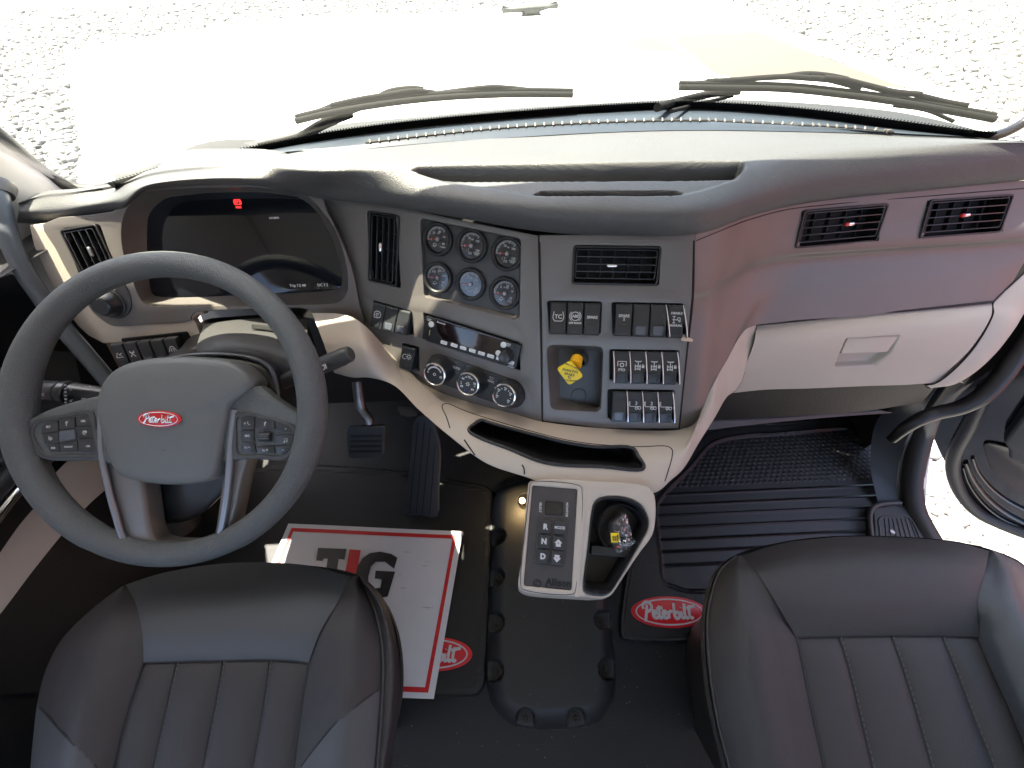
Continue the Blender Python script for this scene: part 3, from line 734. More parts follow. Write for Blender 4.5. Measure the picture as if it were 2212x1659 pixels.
icons = [
 lambda: [(strk('s', [arc(0, 0, .0135, 30, 160)], .0014), None), (textmesh('t', 'OFF', .0035, .0001, .0001), T3(0, .0165)), (strk('s', [arc(0, 0, .0022, 0, 360, 10), arc(.0125, -.002, .0018, 0, 360, 8), arc(-.013, .001, .0010, 0, 360, 8)], .0007), None)],
 lambda: [(textmesh('t', s, .0052, .0001, .0002), T3(.0128 * cos(R(a)), .0128 * sin(R(a)))) for s, a in (('72', 90), ('66', 145), ('78', 20), ('60', 215), ('84', -35))] + [(strk('s', [arc(.0128 * cos(R(a)), .0128 * sin(R(a)), .0006, 0, 360, 6) for a in (118, 62, 180, 0, 70, 110, 195)] + [arc(0, 0, .0022, 0, 360, 8)] + [[(.002 * cos(a), .002 * sin(a)), (.0042 * cos(a), .0042 * sin(a))] for a in np.linspace(0, 6.28, 7)[:-1]], .0005), None)],
 lambda: [(strk('s', [q for a in (90, 150, 30, 205, -35) for q in ([(.0125 * cos(R(a)) - .0018, .0125 * sin(R(a)) - .0015), (.0125 * cos(R(a)), .0125 * sin(R(a)) - .0022), (.0125 * cos(R(a)) + .0020, .0125 * sin(R(a)) + .0022)], arc(.0125 * cos(R(a)) - .0012, .0125 * sin(R(a)) + .0016, .0008, 0, 360, 6))] + [arc(.0125 * cos(R(a)), .0125 * sin(R(a)), .0004, 0, 360, 6) for a in (120, 60, 178, -5)], .0007), None)]]
REDD = mat('temperature_red_dot', (.6, .03, .03), .5); BLUD = mat('temperature_blue_dot', (.05, .15, .6), .5)
tgt = [(938, 809), (1010, 830), (1088, 855)]
for i in range(3):
    # the dial axis leans towards the driver: aim the cap centre at its photographed place
    base = PG.hit(*kc[i], .002); tip = PG.hit(*tgt[i], .034); ax = (tip - base).normalized()
    ax = (ax * .35 + PG.n * .65).normalized(); off = tip - ax * .034
    ey = (PG.ey - ax * PG.ey.dot(ax)).normalized(); ex = ey.cross(ax)
    Mk = mat4(ex, ey, ax, off)
    # body bridges from panel to the offset face
    n_ = 48; V = []; Fc = []
    pr = [(base - PG.n * .002, .0270, PG.ex, PG.ey), (base + PG.n * .008, .0262, PG.ex, PG.ey), ((base + tip) / 2 + ax * .002, .0240, ex, ey), (off + ax * .0285, .0208, ex, ey)]
    for c_, r_, u_, v_ in pr:
        for k in range(n_): t_ = 2 * pi * k / n_; V.append(c_ + u_ * r_ * cos(t_) + v_ * r_ * sin(t_))
    for j in range(3):
        for k in range(n_): Fc.append((j * n_ + k, j * n_ + (k + 1) % n_, (j + 1) * n_ + (k + 1) % n_, (j + 1) * n_ + k))
    o = link('climate_knob', fixn(mesh('climate_knob', V, Fc, True, 60)), SWT, clm)
    link('knob_ring', kring, CHR, o, Mk); link('knob_face', kface, BLACK, o, Mk)
    link('knob_print', join('p', icons[i]()), WHP, o, Mk @ Matrix.Translation((0, 0, .0331)) @ Matrix.Rotation(R(-4), 4, 'Z'))
    if i == 1:
        link('warm_mark', curve2d('d', [circ(.0007, .0055, -.0128, 10)], .0328, .0331), REDD, o, Mk); link('cold_mark', curve2d('d', [circ(.0007, -.0045, -.0128, 10)], .0328, .0331), BLUD, o, Mk)
for s, q in (('AUTO', [(964, 776), (1007, 789), (996, 812), (975, 806)]), ('MAX', [(1040, 802), (1084, 817), (1068, 838), (1052, 832)])):
    L = [tuple(CL(*p)) for p in q]; o = shape('climate_button', [rpoly(L, .002)], .002, .0042, .0006, SWT, clm, cM)
    c_ = sum((Vector(p) for p in L), Vector((0, 0))) / 4
    its = [(textmesh('t', s, .0058, .0001, .0002), T3(c_.x, c_.y + .0012 if s == 'AUTO' else c_.y - .001, .0044, 0))]
    if s == 'MAX': its.append((strk('w', [[(c_.x - .004, c_.y + .007), (c_.x + .004, c_.y + .007), (c_.x + .002, c_.y + .0035), (c_.x - .002, c_.y + .0035), (c_.x - .004, c_.y + .007)]], .0004, .0044), None))
    link('button_print', join('p', its), WHP, o, cM)
# ---- instrument cluster
outL = [(91, 484), (243, 456), (268, 436), (285, 412), (310, 392), (690, 418), (706, 455), (724, 490), (741, 528), (756, 567), (767, 610), (775, 655), (784, 700), (745, 681), (674, 679), (668, 671), (650, 666), (612, 666), (434, 673), (420, 676), (413, 684), (413, 692), (315, 701), (266, 705), (240, 703), (218, 690), (196, 670), (182, 646), (144, 585), (118, 535)]
openL = [(262, 510), (266, 470), (282, 440), (306, 420), (330, 412), (640, 412), (672, 430), (702, 465), (725, 500), (744, 560), (751, 612), (748, 632), (738, 648), (720, 655), (560, 658), (330, 662), (312, 656), (300, 640), (287, 606), (270, 560)]
dispL = [(318, 500), (322, 465), (340, 442), (370, 425), (640, 425), (680, 453), (705, 490), (722, 530), (735, 574), (739, 605), (736, 622), (725, 626), (560, 636), (345, 641), (330, 636), (325, 621), (319, 560)]
knL = [(197, 600), (255, 598), (283, 640), (282, 672), (262, 688), (228, 680), (205, 650)]
ventLq = [(135, 494), (215, 484), (252, 590), (176, 606)]
clu = shape('cluster_panel', [sm(PL.pts(outL), True, 3), sm(PL.pts(openL), True, 3), q2loop(PL, ventLq, .006)], -.010, 0, .0012, GREY, dash, PL.M())
ip = PL.pts(dispL, -.035)
def recess2(name, P, outer, inner, z0, z1, m, n=120, parent=None):
    A_, B_ = _resample(outer, n), _resample(inner, n)
    V = [(x, y, z0) for x, y in A_] + [(x * .5 + p * .5, y * .5 + q * .5, z0 * .35 + z1 * .65) for (x, y), (p, q) in zip(A_, B_)] + [(x, y, z1) for x, y in B_]
    Fc = [(r * n + i, r * n + (i + 1) % n, (r + 1) * n + (i + 1) % n, (r + 1) * n + i) for r in (0, 1) for i in range(n)]
    return link(name, mesh(name, V, Fc, True, 70), m, parent or dash, P.M())
recess2('cluster_recess_wall', PL, sm(PL.pts(openL), True, 4), sm(ip, True, 4), 0, -.035, GREY)
def screenmat():
    m = SCREEN; nt = m.node_tree; b = nt.nodes['Principled BSDF']
    return m
dsp = shape('instrument_display', [sm(ip, True, 3)], -.040, -.0345, .0003, screenmat(), dash, PL.M())
EMR = mat('red_warning_light', (.3, .01, .01), .5, emit=((1, .04, .04), .55)); EMW = mat('dim_display_text', (.2, .2, .2), .5, emit=((.7, .7, .75), .06))
wx, wy = PL.to2(513, 438, -.034)
link('warning_light', join('w', [(strk('s', [arc(0, .001, .0042, 0, 360, 20), arc(0, .001, .0062, 130, 230), arc(0, .001, .0062, -50, 50)], .0005), T3(wx, wy)), (textmesh('t', 'P', .0058, .0001, .0002), T3(wx, wy + .001)), (textmesh('t', 'PARK', .004, .0001, .0001), T3(wx, wy - .0075))]), EMR, dsp, PL.M(-.0343))
its = []
for s, p, sz in (('Trip 7.5 MI', (643, 617), .0068), ('DC 7.2', (697, 616), .0068), ('0.0 MPH', (592, 471), .005)):
    x, y = PL.to2(*p, -.034); its.append((textmesh('t', s, sz, .0001, .0001), T3(x, y)))
link('display_text', join('t', its), EMW, dsp, PL.M(-.0343))
vent(PL, ventLq, None, 4, 3, vertical=True, tabpx=(196, 544), tabm=STEEL)
# headlamp knob
hx = PL.pts(knL)
shape('headlamp_switch_plate', [sm(hx, True, 4)], -.002, .0025, .0012, GREYD, dash, PL.M())
hc = PL.hit(240, 655, .003); Mh = mat4(PL.ex, PL.ey, PL.n, hc)
hk = lathe('headlamp_knob', [(0, .024), (.014, .024), (.0165, .022), (.0175, .015), (.0215, .010), (.0235, .002), (.0235, 0)], SWT, dash, Mh @ Matrix.Rotation(R(10), 4, 'X'))
lathe('knob_collar', [(.0245, 0), (.0255, .003), (.024, .004)], GREYD, hk, Mh)
its = []
for s, p, sz in (('0', (217, 626), .007), ('=00=', (230, 625), .006), ('D', (246, 624), .007)):
    x, y = PL.to2(*p, .003); its.append((textmesh('t', s, sz, .0001, .0002), T3(x, y)))
x, y = PL.to2(222, 643, .02); its.append((boxmesh('b', .002, .006, .0004, 0), T3(x, y, .018)))
link('knob_symbol', join('t', its), WHP, hk, PL.M(.003))
# ---- beige lower trim (left) and apron
bl = [(62, 486), (72, 531), (90, 570), (111, 615), (145, 675), (168, 705), (190, 725), (222, 742), (249, 741), (330, 728), (385, 722), (397, 730), (415, 762), (432, 766), (440, 740), (424, 700), (416, 690), (424, 682), (440, 678), (440, 667), (330, 668), (300, 661), (280, 655), (240, 640), (168, 612), (128, 520), (120, 478), (92, 482)]
shape('beige_side_trim', [rpoly(PL.pts(bl, -.002), .002)], -.016, -.0022, .002, BEIGE, dash, PL.M())
PS = PlPx((245, 742, .715), (395, 726, .715), (262, 800, .745))
Qs = [(252, 743), (390, 728), (415, 782), (262, 800)]
M_, wd, h = PS.frame(*Qs)
shape('switch_bay', [q2loop(PS, [(247, 740), (392, 724), (420, 775), (428, 800), (262, 806)], .004)], -.018, -.0155, .001, DEEP, dash, PS.M())
for i, kd in enumerate(['MIR', 'BELT', None, None, 'BEAM']):
    x0, x1 = 252 + i * 28.3, 252 + (i + 1) * 28.3 - 1.5
    f = lambda x: 742 - (x - 252) * .108
    rocker(PS, [(x0, f(x0)), (x1, f(x1)), (x1 + 8, f(x1) + 46), (x0 + 8, f(x0) + 46)], kd)
# steering column cowling under the dash
Tp = [(674, 676), (745, 680), (784, 700), (850, 770), (915, 829), (999, 864), (1104, 892), (1169, 910), (1300, 925), (1466, 928), (1501, 914), (1520, 875), (1543, 826), (1560, 795), (1578, 763), (1599, 725), (1615, 708), (1632, 698)]
Bt = [(724, 806), (760, 815), (800, 816), (850, 832), (905, 885), (975, 945), (1050, 1000), (1135, 1030), (1280, 1075), (1415, 1064), (1445, 1040), (1473, 1015), (1508, 959), (1543, 903), (1571, 856), (1585, 846), (1600, 826), (1613, 788), (1630, 735), (1633, 704)]
Tp.insert(14, (1570, 778)); Tp.insert(12, (1510, 895))
dB = [.72, .72, .715, .71, .69, .67, .65, .632, .62, .628, .637, .655, .69, .72, .76, .765, .76, .75, .74, .735]
dT = []
for i, p in enumerate(Tp):
    if p[0] <= 790: dT.append(PlPx((674, 676, .712), (784, 700, .70), (674, 700, .715)).hit(*p))
    elif p[0] < 1170: dT.append(PG.hit(*p, -.001))
    elif p[0] < 1470: dT.append(PC.hit(*p, -.001))
    else: dT.append(W(p[0], p[1], float(np.interp(p[0], [1466, 1501, 1543, 1578, 1599, 1632], [.70, .70, .70, .708, .72, .733]))))
midr = []
for i in range(len(Tp)):
    a_, b_ = dT[i], W(*Bt[i], dB[i]); m_ = (a_ + b_) / 2; mp = topx(m_)
    wgt = min(1, max(0, (Bt[i][1] - Tp[i][1] - 30) / 100))
    dm = (m_ - CAM).dot(R3 @ Vector((0, 0, -1))); midr.append(W(mp[0], mp[1], dm - .022 * wgt))
bot = [W(*p, d) for p, d in zip(Bt, dB)]
und = [p + Vector((0, .06, -.012)) for p in bot]
pocket = [(1013, 927), (1022, 918), (1040, 908), (1060, 914), (1157, 940), (1227, 957), (1290, 966), (1366, 968), (1378, 985), (1391, 1008), (1386, 1014), (1300, 1008), (1180, 1000), (1100, 970), (1018, 936)]
G = grid([dT, midr, bot, und], 620, 110)
apron = link('beige_apron', gridmesh('beige_apron', G, 0, 80), [BEIGE], dash)
b0 = bvh_of(apron)
pin = [(x, y) for x, y in sm(pocket, True, 5)]
pl0 = [hitb(b0, *p)[0] for p in pin]
cut(apron, [pin])
n_ = len(pl0); cc_ = sum(pl0, Vector()) / n_; V = []; 
rings = [(Vector((0, 0, .0015)), 1.012), (Vector((0, 0, .0015)), 1.0), (Vector((0, .002, -.002)), .985), (Vector((0, .022, -.030)), .96), (Vector((0, .040, -.046)), .90), (Vector((0, .046, -.050)), .01)]
for off, k_ in rings:
    for p in pl0: V.append(cc_ + (p - cc_) * k_ + off)
Fc = [(r * n_ + i, r * n_ + (i + 1) % n_, (r + 1) * n_ + (i + 1) % n_, (r + 1) * n_ + i) for r in range(len(rings) - 1) for i in range(n_)]
link('storage_tray', mesh('storage_tray', V, Fc, True, 50), BLACK, dash)
tube('tray_lip', [p + Vector((0, 0, .0005)) for p in pl0], .0030, BLACK, dash, n=1, closed=True)
lip = [W(*p, .0) for p in []]
bap = bvh_of(apron)
seam([(1100, 970), (1050, 935), (1010, 920)], bap, .0001, dash) if False else None
# drawer outline on the apron
dr_ = [(972, 925), (964, 900), (955, 880), (957, 874), (966, 872), (1006, 888), (1080, 912), (1157, 934), (1227, 951), (1290, 960), (1380, 965), (1440, 964), (1451, 970), (1452, 985), (1444, 1015), (1436, 1040)]
seam(dr_, bap, .0009, dash)
seam([(1003, 950), (1015, 968), (1026, 983)], bap, .0012, dash)
seam([(1128, 1004), (1132, 1012), (1133, 1025)], bap, .0012, dash)
# pocket rim (dark tray edge seen round the opening)
rim = [hitb(bap, *p)[0] for p in sm([(1010, 928), (1024, 914), (1040, 912)], False, 4)]
# ---- passenger side panel
tp_ = [(1502, 507), (1560, 484), (1620, 460), (1700, 440), (1800, 426), (1900, 417), (2000, 407), (2120, 398), (2212, 390), (2330, 380)]
cr_ = [(1499, 637), (1532, 628), (1580, 600), (1634, 569), (1720, 553), (1800, 547), (1900, 540), (2000, 533), (2110, 526), (2240, 516)]
bt_ = [(1467, 927), (1502, 914), (1543, 826), (1576, 766), (1610, 712), (1700, 694), (1850, 683), (2000, 668), (2143, 655), (2186, 612)]
dt = [.596, .605, .628, .643, .652, .656, .66, .665, .668, .67]
dc = [.632, .638, .66, .678, .688, .691, .694, .697, .70, .70]
db = [.70, .70, .702, .708, .722, .728, .732, .735, .738, .735]
r1 = [W(x, y, d) for (x, y), d in zip(tp_, dt)]; r2 = [W(x, y, d) for (x, y), d in zip(cr_, dc)]
r2a = [W(x, y - 6, d - .001) for (x, y), d in zip(cr_, dc)]
r2b = [W(x * .97 + bx * .03, y * .94 + by * .06, d + .012) for (x, y), d, (bx, by) in zip(cr_, dc, bt_)]
r3 = [W(x, y, d) for (x, y), d in zip(bt_, db)]
rm = [(a_ + b_) / 2 for a_, b_ in zip(r1, r2a)]; rn = [(a_ + b_) / 2 for a_, b_ in zip(r2b, r3)]
pp = loft('passenger_panel', [r1, rm, r2a, r2b, rn, r3], 420, 150, GREY, dash, ang=60)
bpp = bvh_of(pp)
vents = [[(1729, 455), (1912, 439), (1901, 521), (1724, 536)], [(2000, 432), (2182, 419), (2168, 502), (1992, 515)]]
vps = []
for q, t in zip(vents, [(1835, 484), (2085, 465)]):
    h = [hitb(bpp, *p)[0] for p in q]; P = Plane(h[0], h[1], h[3]); P.o = P.o + P.n * .001
    vps.append((P, q, t))
cut(pp, [[(x * .97 + sum(p[0] for p in q) / 4 * .03, y * .97 + sum(p[1] for p in q) / 4 * .03) for x, y in q] for q in vents])
for P, q, t in vps: vent(P, q, None, 4, 5, tabpx=t, tabm=CHR, red=True)
seam([(1504, 520), (1560, 497), (1620, 474), (1700, 453), (1800, 441), (2000, 424), (2212, 407)], bpp, .0008, dash)
tube('panel_gap', [PC.hit(1499, 508, -.001), PC.hit(1497, 640, -.001), PC.hit(1482, 780, -.001), PC.hit(1467, 927, -.001)], .0016, DEEP, dash, res=2)
tube('panel_gap', [PC.hit(1166, 512, -.002), PC.hit(1169, 700, -.002), PC.hit(1172, 912, -.002)], .0014, DEEP, dash, res=2)
# ---- glove box
gt = [(1633, 704), (1700, 697), (1788, 688), (1900, 678), (2020, 667), (2143, 655)]
gm = [(1630, 735), (1700, 728), (1788, 722), (1900, 712), (2020, 700), (2140, 684)]
gn = [(1610, 790), (1680, 785), (1770, 780), (1885, 772), (1990, 765), (2095, 755)]
gb = [(1583, 849), (1650, 842), (1750, 839), (1870, 834), (1960, 831), (2019, 827)]
gbx = loft('glove_box_door', [[W(*p, .738) for p in gt], [W(*p, .728) for p in gm], [W(*p, .745) for p in gn], [W(*p, .785) for p in gb]], 240, 90, BEIGE, dash, solid=0, ang=60,
  fn=lambda G: G + (sst(-1, 8, sdist(*gpx(G), [(1828, 731), (1945, 724), (1925, 765), (1890, 790), (1802, 795), (1806, 780)])) * .016)[:, :, None] * np.array([0, .8, -.5])[None, None, :])
PGb = PlPx((1828, 731, .733), (1945, 724, .733), (1810, 770, .742))
shape('glove_box_latch', [q2loop(PGb, [(1830, 731), (1941, 725), (1916, 760), (1815, 765)], .004)], -.004, .001, .001, BEIGE, dash, PGb.M())
bgb = bvh_of(gbx)
tube('panel_gap', [W(x, y, d) for (x, y), d in zip([(1632, 701), (1700, 695), (1788, 686), (1900, 676), (2020, 665), (2144, 652)], [.735] * 6)], .0022, DEEP, dash, res=2)
tube('panel_gap', [W(*p) for p in [(1633, 704, .736), (1630, 735, .735), (1613, 788, .75), (1599, 826, .762), (1582, 849, .782)]], .0014, DEEP, dash, res=2)
# right end trim
ri = [(2225, 578), (2186, 614), (2145, 655), (2145, 678), (2105, 750), (2056, 803), (2021, 828), (1998, 832)]
ro = [(2400, 520), (2290, 610), (2220, 666), (2191, 710), (2152, 759), (2108, 799), (2062, 826), (2000, 836)]
di = [.735, .735, .738, .735, .75, .768, .782, .79]
rr0 = [W(*p, d) for p, d in zip(ri, di)]; rr2 = [W(*p, d + .02) for p, d in zip(ro, di)]
rr1 = [(a_ + b_) / 2 + Vector((0, -.008, .006)) for a_, b_ in zip(rr0, rr2)]
loft('beige_end_trim', [rr0, rr1, rr2, [p + Vector((.01, .06, 0)) for p in rr2]], 80, 30, BEIGE, dash)
tube('panel_gap', [W(*p, d - .001) for p, d in zip(ri[:], di)], .0014, DEEP, dash, res=2)
# underside of the dashboard: dark knee panel and heater duct
loft('knee_panel', [[W(*p) for p in [(1560, 850, .80), (1700, 838, .81), (1850, 834, .815), (2030, 826, .81)]], [W(*p) for p in [(1540, 905, .86), (1680, 900, .87), (1850, 890, .88), (1990, 870, .88)]]], 20, 8, CARP, dash)
loft('heater_duct', [[W(*p) for p in [(1520, 930, .87), (1650, 915, .88), (1800, 901, .89), (1930, 892, .89)]], [W(*p) for p in [(1535, 905, .875), (1680, 899, .885), (1800, 892, .89), (1900, 886, .89)]], [W(*p) for p in [(1545, 880, .93), (1680, 880, .93), (1800, 880, .93), (1900, 880, .93)]]], 20, 12, GREYD, dash)
# ---- splinter of trim caught by the last switch
PCs = PC.frame((1470, 718), (1497, 730), (1497, 738), (1470, 736), .004)
tag(shape('torn_label', [[PC.to2(*p, .004) for p in [(1472, 722), (1480, 726), (1497, 733), (1496, 738), (1478, 737), (1471, 735)]]], .003, .0045, .0003, mat('torn_tape', (.62, .47, .33), .6), None, PC.M(), None), 'small torn scrap of tan tape stuck below the last dashboard switch', 'tape scrap')
# ---- parking brake knob
kb = thing('parking_brake_knob', 'yellow diamond shaped parking brake pull knob on the centre panel', 'brake knob', tuple(PC.hit(1250, 778, -.028)))
s0 = PC.hit(1252, 774, -.028); Ms = mat4(PC.ex, PC.ey, PC.n, s0)
lathe('knob_boot', [(.016, 0), (.0165, .003), (.0135, .0035), (.0135, .006), (.0145, .0065), (.0105, .008), (.0105, .012), (.0055, .013), (.0055, .030)], BLACK, kb, Ms)
kt = PC.hit(1231, 805, .024); s1 = PC.hit(1247, 773, .002)
ax = (PC.n * .9 + (kt - s0).normalized() * .5).normalized()
se = PC.hit(1242, 789, .015); stem = link('knob_stem', tubemesh('s', [[tuple(s1), tuple(s1 * .5 + se * .5), tuple(se)]], .0115, False, [.0098, .0105, .0110], 6), YELO, kb)
Pk = Plane(kt, kt + PC.ex, kt + PC.ey)
Lk = [Pk.to2(*p) for p in [(1202, 796), (1233, 778), (1261, 812), (1229, 832)]]
c_ = sum((Vector(p) for p in Lk), Vector((0, 0))) / 4
hd = shape('knob_head', [rpoly(Lk, .006, 6)], -.004, .004, .002, YEL, kb, Pk.M())
ang = -.19
its = [(textmesh('t', 'PARKING', .0062, .0001, .0001), T3(c_.x, c_.y + .004, 0, ang)), (textmesh('t', 'BRAKE', .0056, .0001, .0001), T3(c_.x - .001, c_.y - .002, 0, ang)),
       (textmesh('t', 'PULL TO APPLY', .0036, .0001, .0001), T3(c_.x + .003, c_.y + .0115, 0, ang - .25)), (textmesh('t', 'PUSH TO RELEASE', .0034, .0001, .0001), T3(c_.x - .002, c_.y - .0125, 0, ang + .12)), (strk('s', [arc(c_.x, c_.y - .0068, .0028, 20, 300, 10), [(c_.x - .004, c_.y - .005), (c_.x + .002, c_.y - .008)]], .0004), None)]
link('knob_print', join('t', its), BLACK, hd, Pk.M(.0042))
print('cluster w', (PL.hit(320, 540) - PL.hit(735, 540)).length)
# ================================================================== script logo strokes
def logo_strokes():
    s = []
    def cu(*p): s.append([tuple(q) for q in cat([Vector((x, y, 0)) for x, y in p], 0, 0, False, 5)])
    cu((1.25, 2.5), (1.05, 1.5), (.75, .4), (.45, -.35)); cu((.55, 1.75), (.45, 2.4), (1.1, 2.95), (1.9, 2.7), (2.05, 1.95), (1.5, 1.4), (.95, 1.35))
    def e(x): cu((x, .75), (x + .55, .95), (x + .6, 1.35), (x + .25, 1.4), (x, .9), (x + .15, .3), (x + .6, .2), (x + .95, .5))
    e(2.1); cu((3.45, 2.3), (3.25, 1.2), (3.2, .5), (3.4, .15), (3.75, .45)); cu((2.85, 1.75), (4.0, 2.0))
    e(3.85); cu((4.9, 1.4), (4.9, .8), (4.85, .15)); cu((4.9, .8), (5.15, 1.25), (5.45, 1.35), (5.55, 1.1))
    cu((6.15, 2.75), (6.0, 1.6), (5.95, .5), (6.2, .1), (6.65, .3), (6.85, .85), (6.6, 1.2), (6.1, 1.0)); cu((7.25, 1.35), (7.15, .55), (7.35, .15), (7.6, .4)); cu((7.32, 1.95), (7.34, 2.02))
    cu((8.05, 2.7), (7.85, 1.4), (7.85, .4), (8.1, .15), (8.35, .45)); cu((8.85, 2.4), (8.65, 1.2), (8.65, .4), (8.9, .15), (9.2, .45)); cu((8.25, 1.85), (9.0, 2.05), (9.9, 2.25))
    return s
def emblem(name, wd, h, M, parent, big=True, thick=.003):
    """oval badge with white rim and script"""
    o = link(name, curve2d(name, [circ(wd / 2, n=56, ry=h / 2)], 0, thick, thick * .3), REDG, parent, M)
    k = .885; t = wd * .018
    link('badge_border', curve2d('r', [circ(wd / 2 * k, n=56, ry=h / 2 * (k - .03)), circ(wd / 2 * k - t, n=56, ry=h / 2 * (k - .03) - t)], thick, thick + .0008, .0003), WHP if big else CHR, o, M)
    sc = wd * .74 / 10.2
    st = [[((x - 5.1) * sc, (y - 1.25) * sc * .92, 0) for x, y, z in L] for L in logo_strokes()]
    me = tubemesh('s', st, wd * (.0185 if big else .016), False, None, 2, True, .45); me.transform(Matrix.Translation((0, 0, thick + .0003)))
    link('badge_lettering', me, WHP if big else CHR, o, M)
    return o
def ringloft(name, loops, m, parent=None, M=None, cap0=True, cap1=True, ang=50, label=None):
    """loops: list of lists of 3D points, same count"""
    n = len(loops[0]); V = [p for L in loops for p in L]
    Fc = [(r * n + i, r * n + (i + 1) % n, (r + 1) * n + (i + 1) % n, (r + 1) * n + i) for r in range(len(loops) - 1) for i in range(n)]
    if cap0: Fc.append(tuple(range(n))[::-1])
    if cap1: Fc.append(tuple(range((len(loops) - 1) * n, len(loops) * n)))
    return link(name, fixn(mesh(name, V, Fc, True, ang)), m, parent, M, label)
def dome(name, loop2, prof, m, parent, M, label=None, n=96):
    L = _resample(loop2, n); c = L.mean(0)
    return ringloft(name, [[(c[0] + (x - c[0]) * k, c[1] + (y - c[1]) * k, z) for x, y in L] for k, z in prof], m, parent, M, True, True, 50, label)
# ================================================================== STEERING WHEEL
PW = PlPx((357, 882, .57), (457, 882 , .57), (357, 960, .57))
sw = thing('steering_wheel', 'grey leather steering wheel with a red oval badge on its hub', 'steering wheel', tuple(PW.hit(357, 905)))
mpp = .57 / F
wc = PW.to2(358, 884); Rm = 318 * mpp
rimp = [(wc[0] + Rm * cos(a), wc[1] + Rm * .985 * sin(a), 0) for a in np.linspace(0, 2 * pi, 97)[:-1]]
rad = []
for a in np.linspace(0, 2 * pi, 97)[:-1]:
    b_ = abs(((a - pi * 1.5) + pi) % (2 * pi) - pi)
    rad.append(.0183 + .0022 * math.exp(-((abs(((a) + pi) % (2 * pi) - pi) - .12) / .35) ** 2) + .0022 * math.exp(-((abs(((a - pi) + pi) % (2 * pi) - pi) - .12) / .35) ** 2) - .001 * (b_ < .5))
link('rim', tubemesh('rim', [rimp], .0183, True, rad, 9), RIM, sw, PW.M())
w2 = lambda L, off=0.0: PW.pts(L, off)
# spokes
lsp = [(44, 905), (70, 902), (96, 889), (133, 875), (217, 854), (260, 850), (260, 1010), (220, 996), (115, 996), (82, 986), (62, 965), (48, 945)]
rsp = [(500, 860), (556, 833), (595, 861), (647, 893), (680, 912), (676, 950), (650, 978), (630, 994), (525, 992), (490, 1000)]
shape('spoke', [sm(w2(lsp), True, 3)], -.020, .004, .007, RIM, sw, PW.M(), None, 3)
shape('spoke', [sm(w2(rsp), True, 3)], -.020, .004, .007, RIM, sw, PW.M(), None, 3)
uo = [(216, 975), (232, 1040), (246, 1100), (258, 1150), (272, 1190), (310, 1204), (370, 1208), (440, 1203), (478, 1190), (494, 1150), (507, 1095), (518, 1040), (532, 975), (500, 940), (250, 940)]
uh = [(296, 1000), (304, 1045), (312, 1100), (320, 1150), (328, 1168), (345, 1175), (385, 1178), (430, 1176), (450, 1170), (459, 1150), (467, 1100), (474, 1045), (480, 1000)]
shape('lower_spoke', [sm(w2(uo), True, 3), sm(w2(uh), True, 3)], -.034, -.002, .006, GREY, sw, PW.M(), None, 3)
# satin edging strips down both sides
tube('spoke_trim', [PW.hit(x, y, .002) for x, y in [(222, 880), (219, 960), (232, 1040), (250, 1110), (268, 1165), (285, 1188)]], .0045, TRIMS, sw)
tube('spoke_trim', [PW.hit(x, y, .002) for x, y in [(508, 885), (500, 960), (494, 1040), (485, 1110), (474, 1160), (462, 1180)]], .0055, TRIMS, sw)
hub = [(217, 879), (224, 840), (240, 812), (266, 791), (315, 776), (360, 771), (420, 770), (470, 774), (504, 781), (535, 802), (553, 826), (545, 843), (504, 879), (497, 912), (490, 945), (483, 982), (476, 1015), (465, 1034), (440, 1043), (402, 1047), (350, 1046), (300, 1038), (266, 1026), (248, 1000), (236, 960), (222, 915)]
hb = dome('airbag_cover', sm(w2(hub), True, 4), [(1.0, -.028), (1.0, -.004), (.99, .003), (.972, .0072), (.94, .0100), (.86, .0125), (.6, .0155), (.3, .0172), (.12, .018)], HUBM, sw, PW.M(), n=140)
bhb = bvh_of(hb)
e0, en = hitb(bhb, 347, 905)
emblem('hub_badge', 92 * mpp, 35 * mpp, PW.M() @ Matrix.Translation((*PW.to2(347, 905, .017), .0178)) @ Matrix.Rotation(R(-1), 4, 'Z'), sw, False, .0022)
# switch pods
lp = [(82, 934), (86, 920), (96, 911), (140, 903), (196, 894), (206, 930), (214, 972), (206, 979), (150, 980), (108, 979), (96, 966), (86, 948)]
rp = [(519, 901), (545, 899), (574, 905), (605, 912), (630, 922), (638, 938), (636, 955), (628, 972), (612, 983), (570, 981), (521, 979), (517, 940)]
for L in (lp, rp):
    c_ = np.mean(L, 0); big = [((x - c_[0]) * 1.16 + c_[0], (y - c_[1]) * 1.2 + c_[1]) for x, y in L]
    shape('switch_pod', [sm(w2(big), True, 4), sm(w2(L), True, 4)], -.004, .0062, .0016, GREYD, sw, PW.M())
    shape('pod_base', [sm(w2(L), True, 4)], -.004, .0030, .0004, DEEP, sw, PW.M())
def btn(poly, txt=None, sz=.0042, tpx=None, pod=None, m=SWT, h=.0062):
    L = w2(poly, .006); o = shape('wheel_button', [rpoly(L, .0012)], .002, h, .0007, m, sw, PW.M())
    if txt:
        c_ = np.mean(L, 0)
        me = txt(c_) if callable(txt) else textmesh('t', txt, sz, .0001, .00012)
        if not callable(txt): me.transform(Matrix.Translation((c_[0], c_[1], h + .0002)))
        link('button_symbol', me, WHP, o, PW.M())
    return o
def sy(strokes, r=.0004, z=.0065):
    return lambda c_: strk('y', [[(x * .001 + c_[0], y * .001 + c_[1]) for x, y in s] for s in strokes], r, z)
def a1(cx, cy, r, a0, a1_, n=10): return [(x, y) for x, y in arc(cx, cy, r, a0, a1_, n)]
note = [[(-1.5, -2.2), (-1.5, 2), (2, 2.8), (2, -1.4)], a1(-2.3, -2.3, .8, 0, 360), a1(1.2, -1.5, .8, 0, 360)]
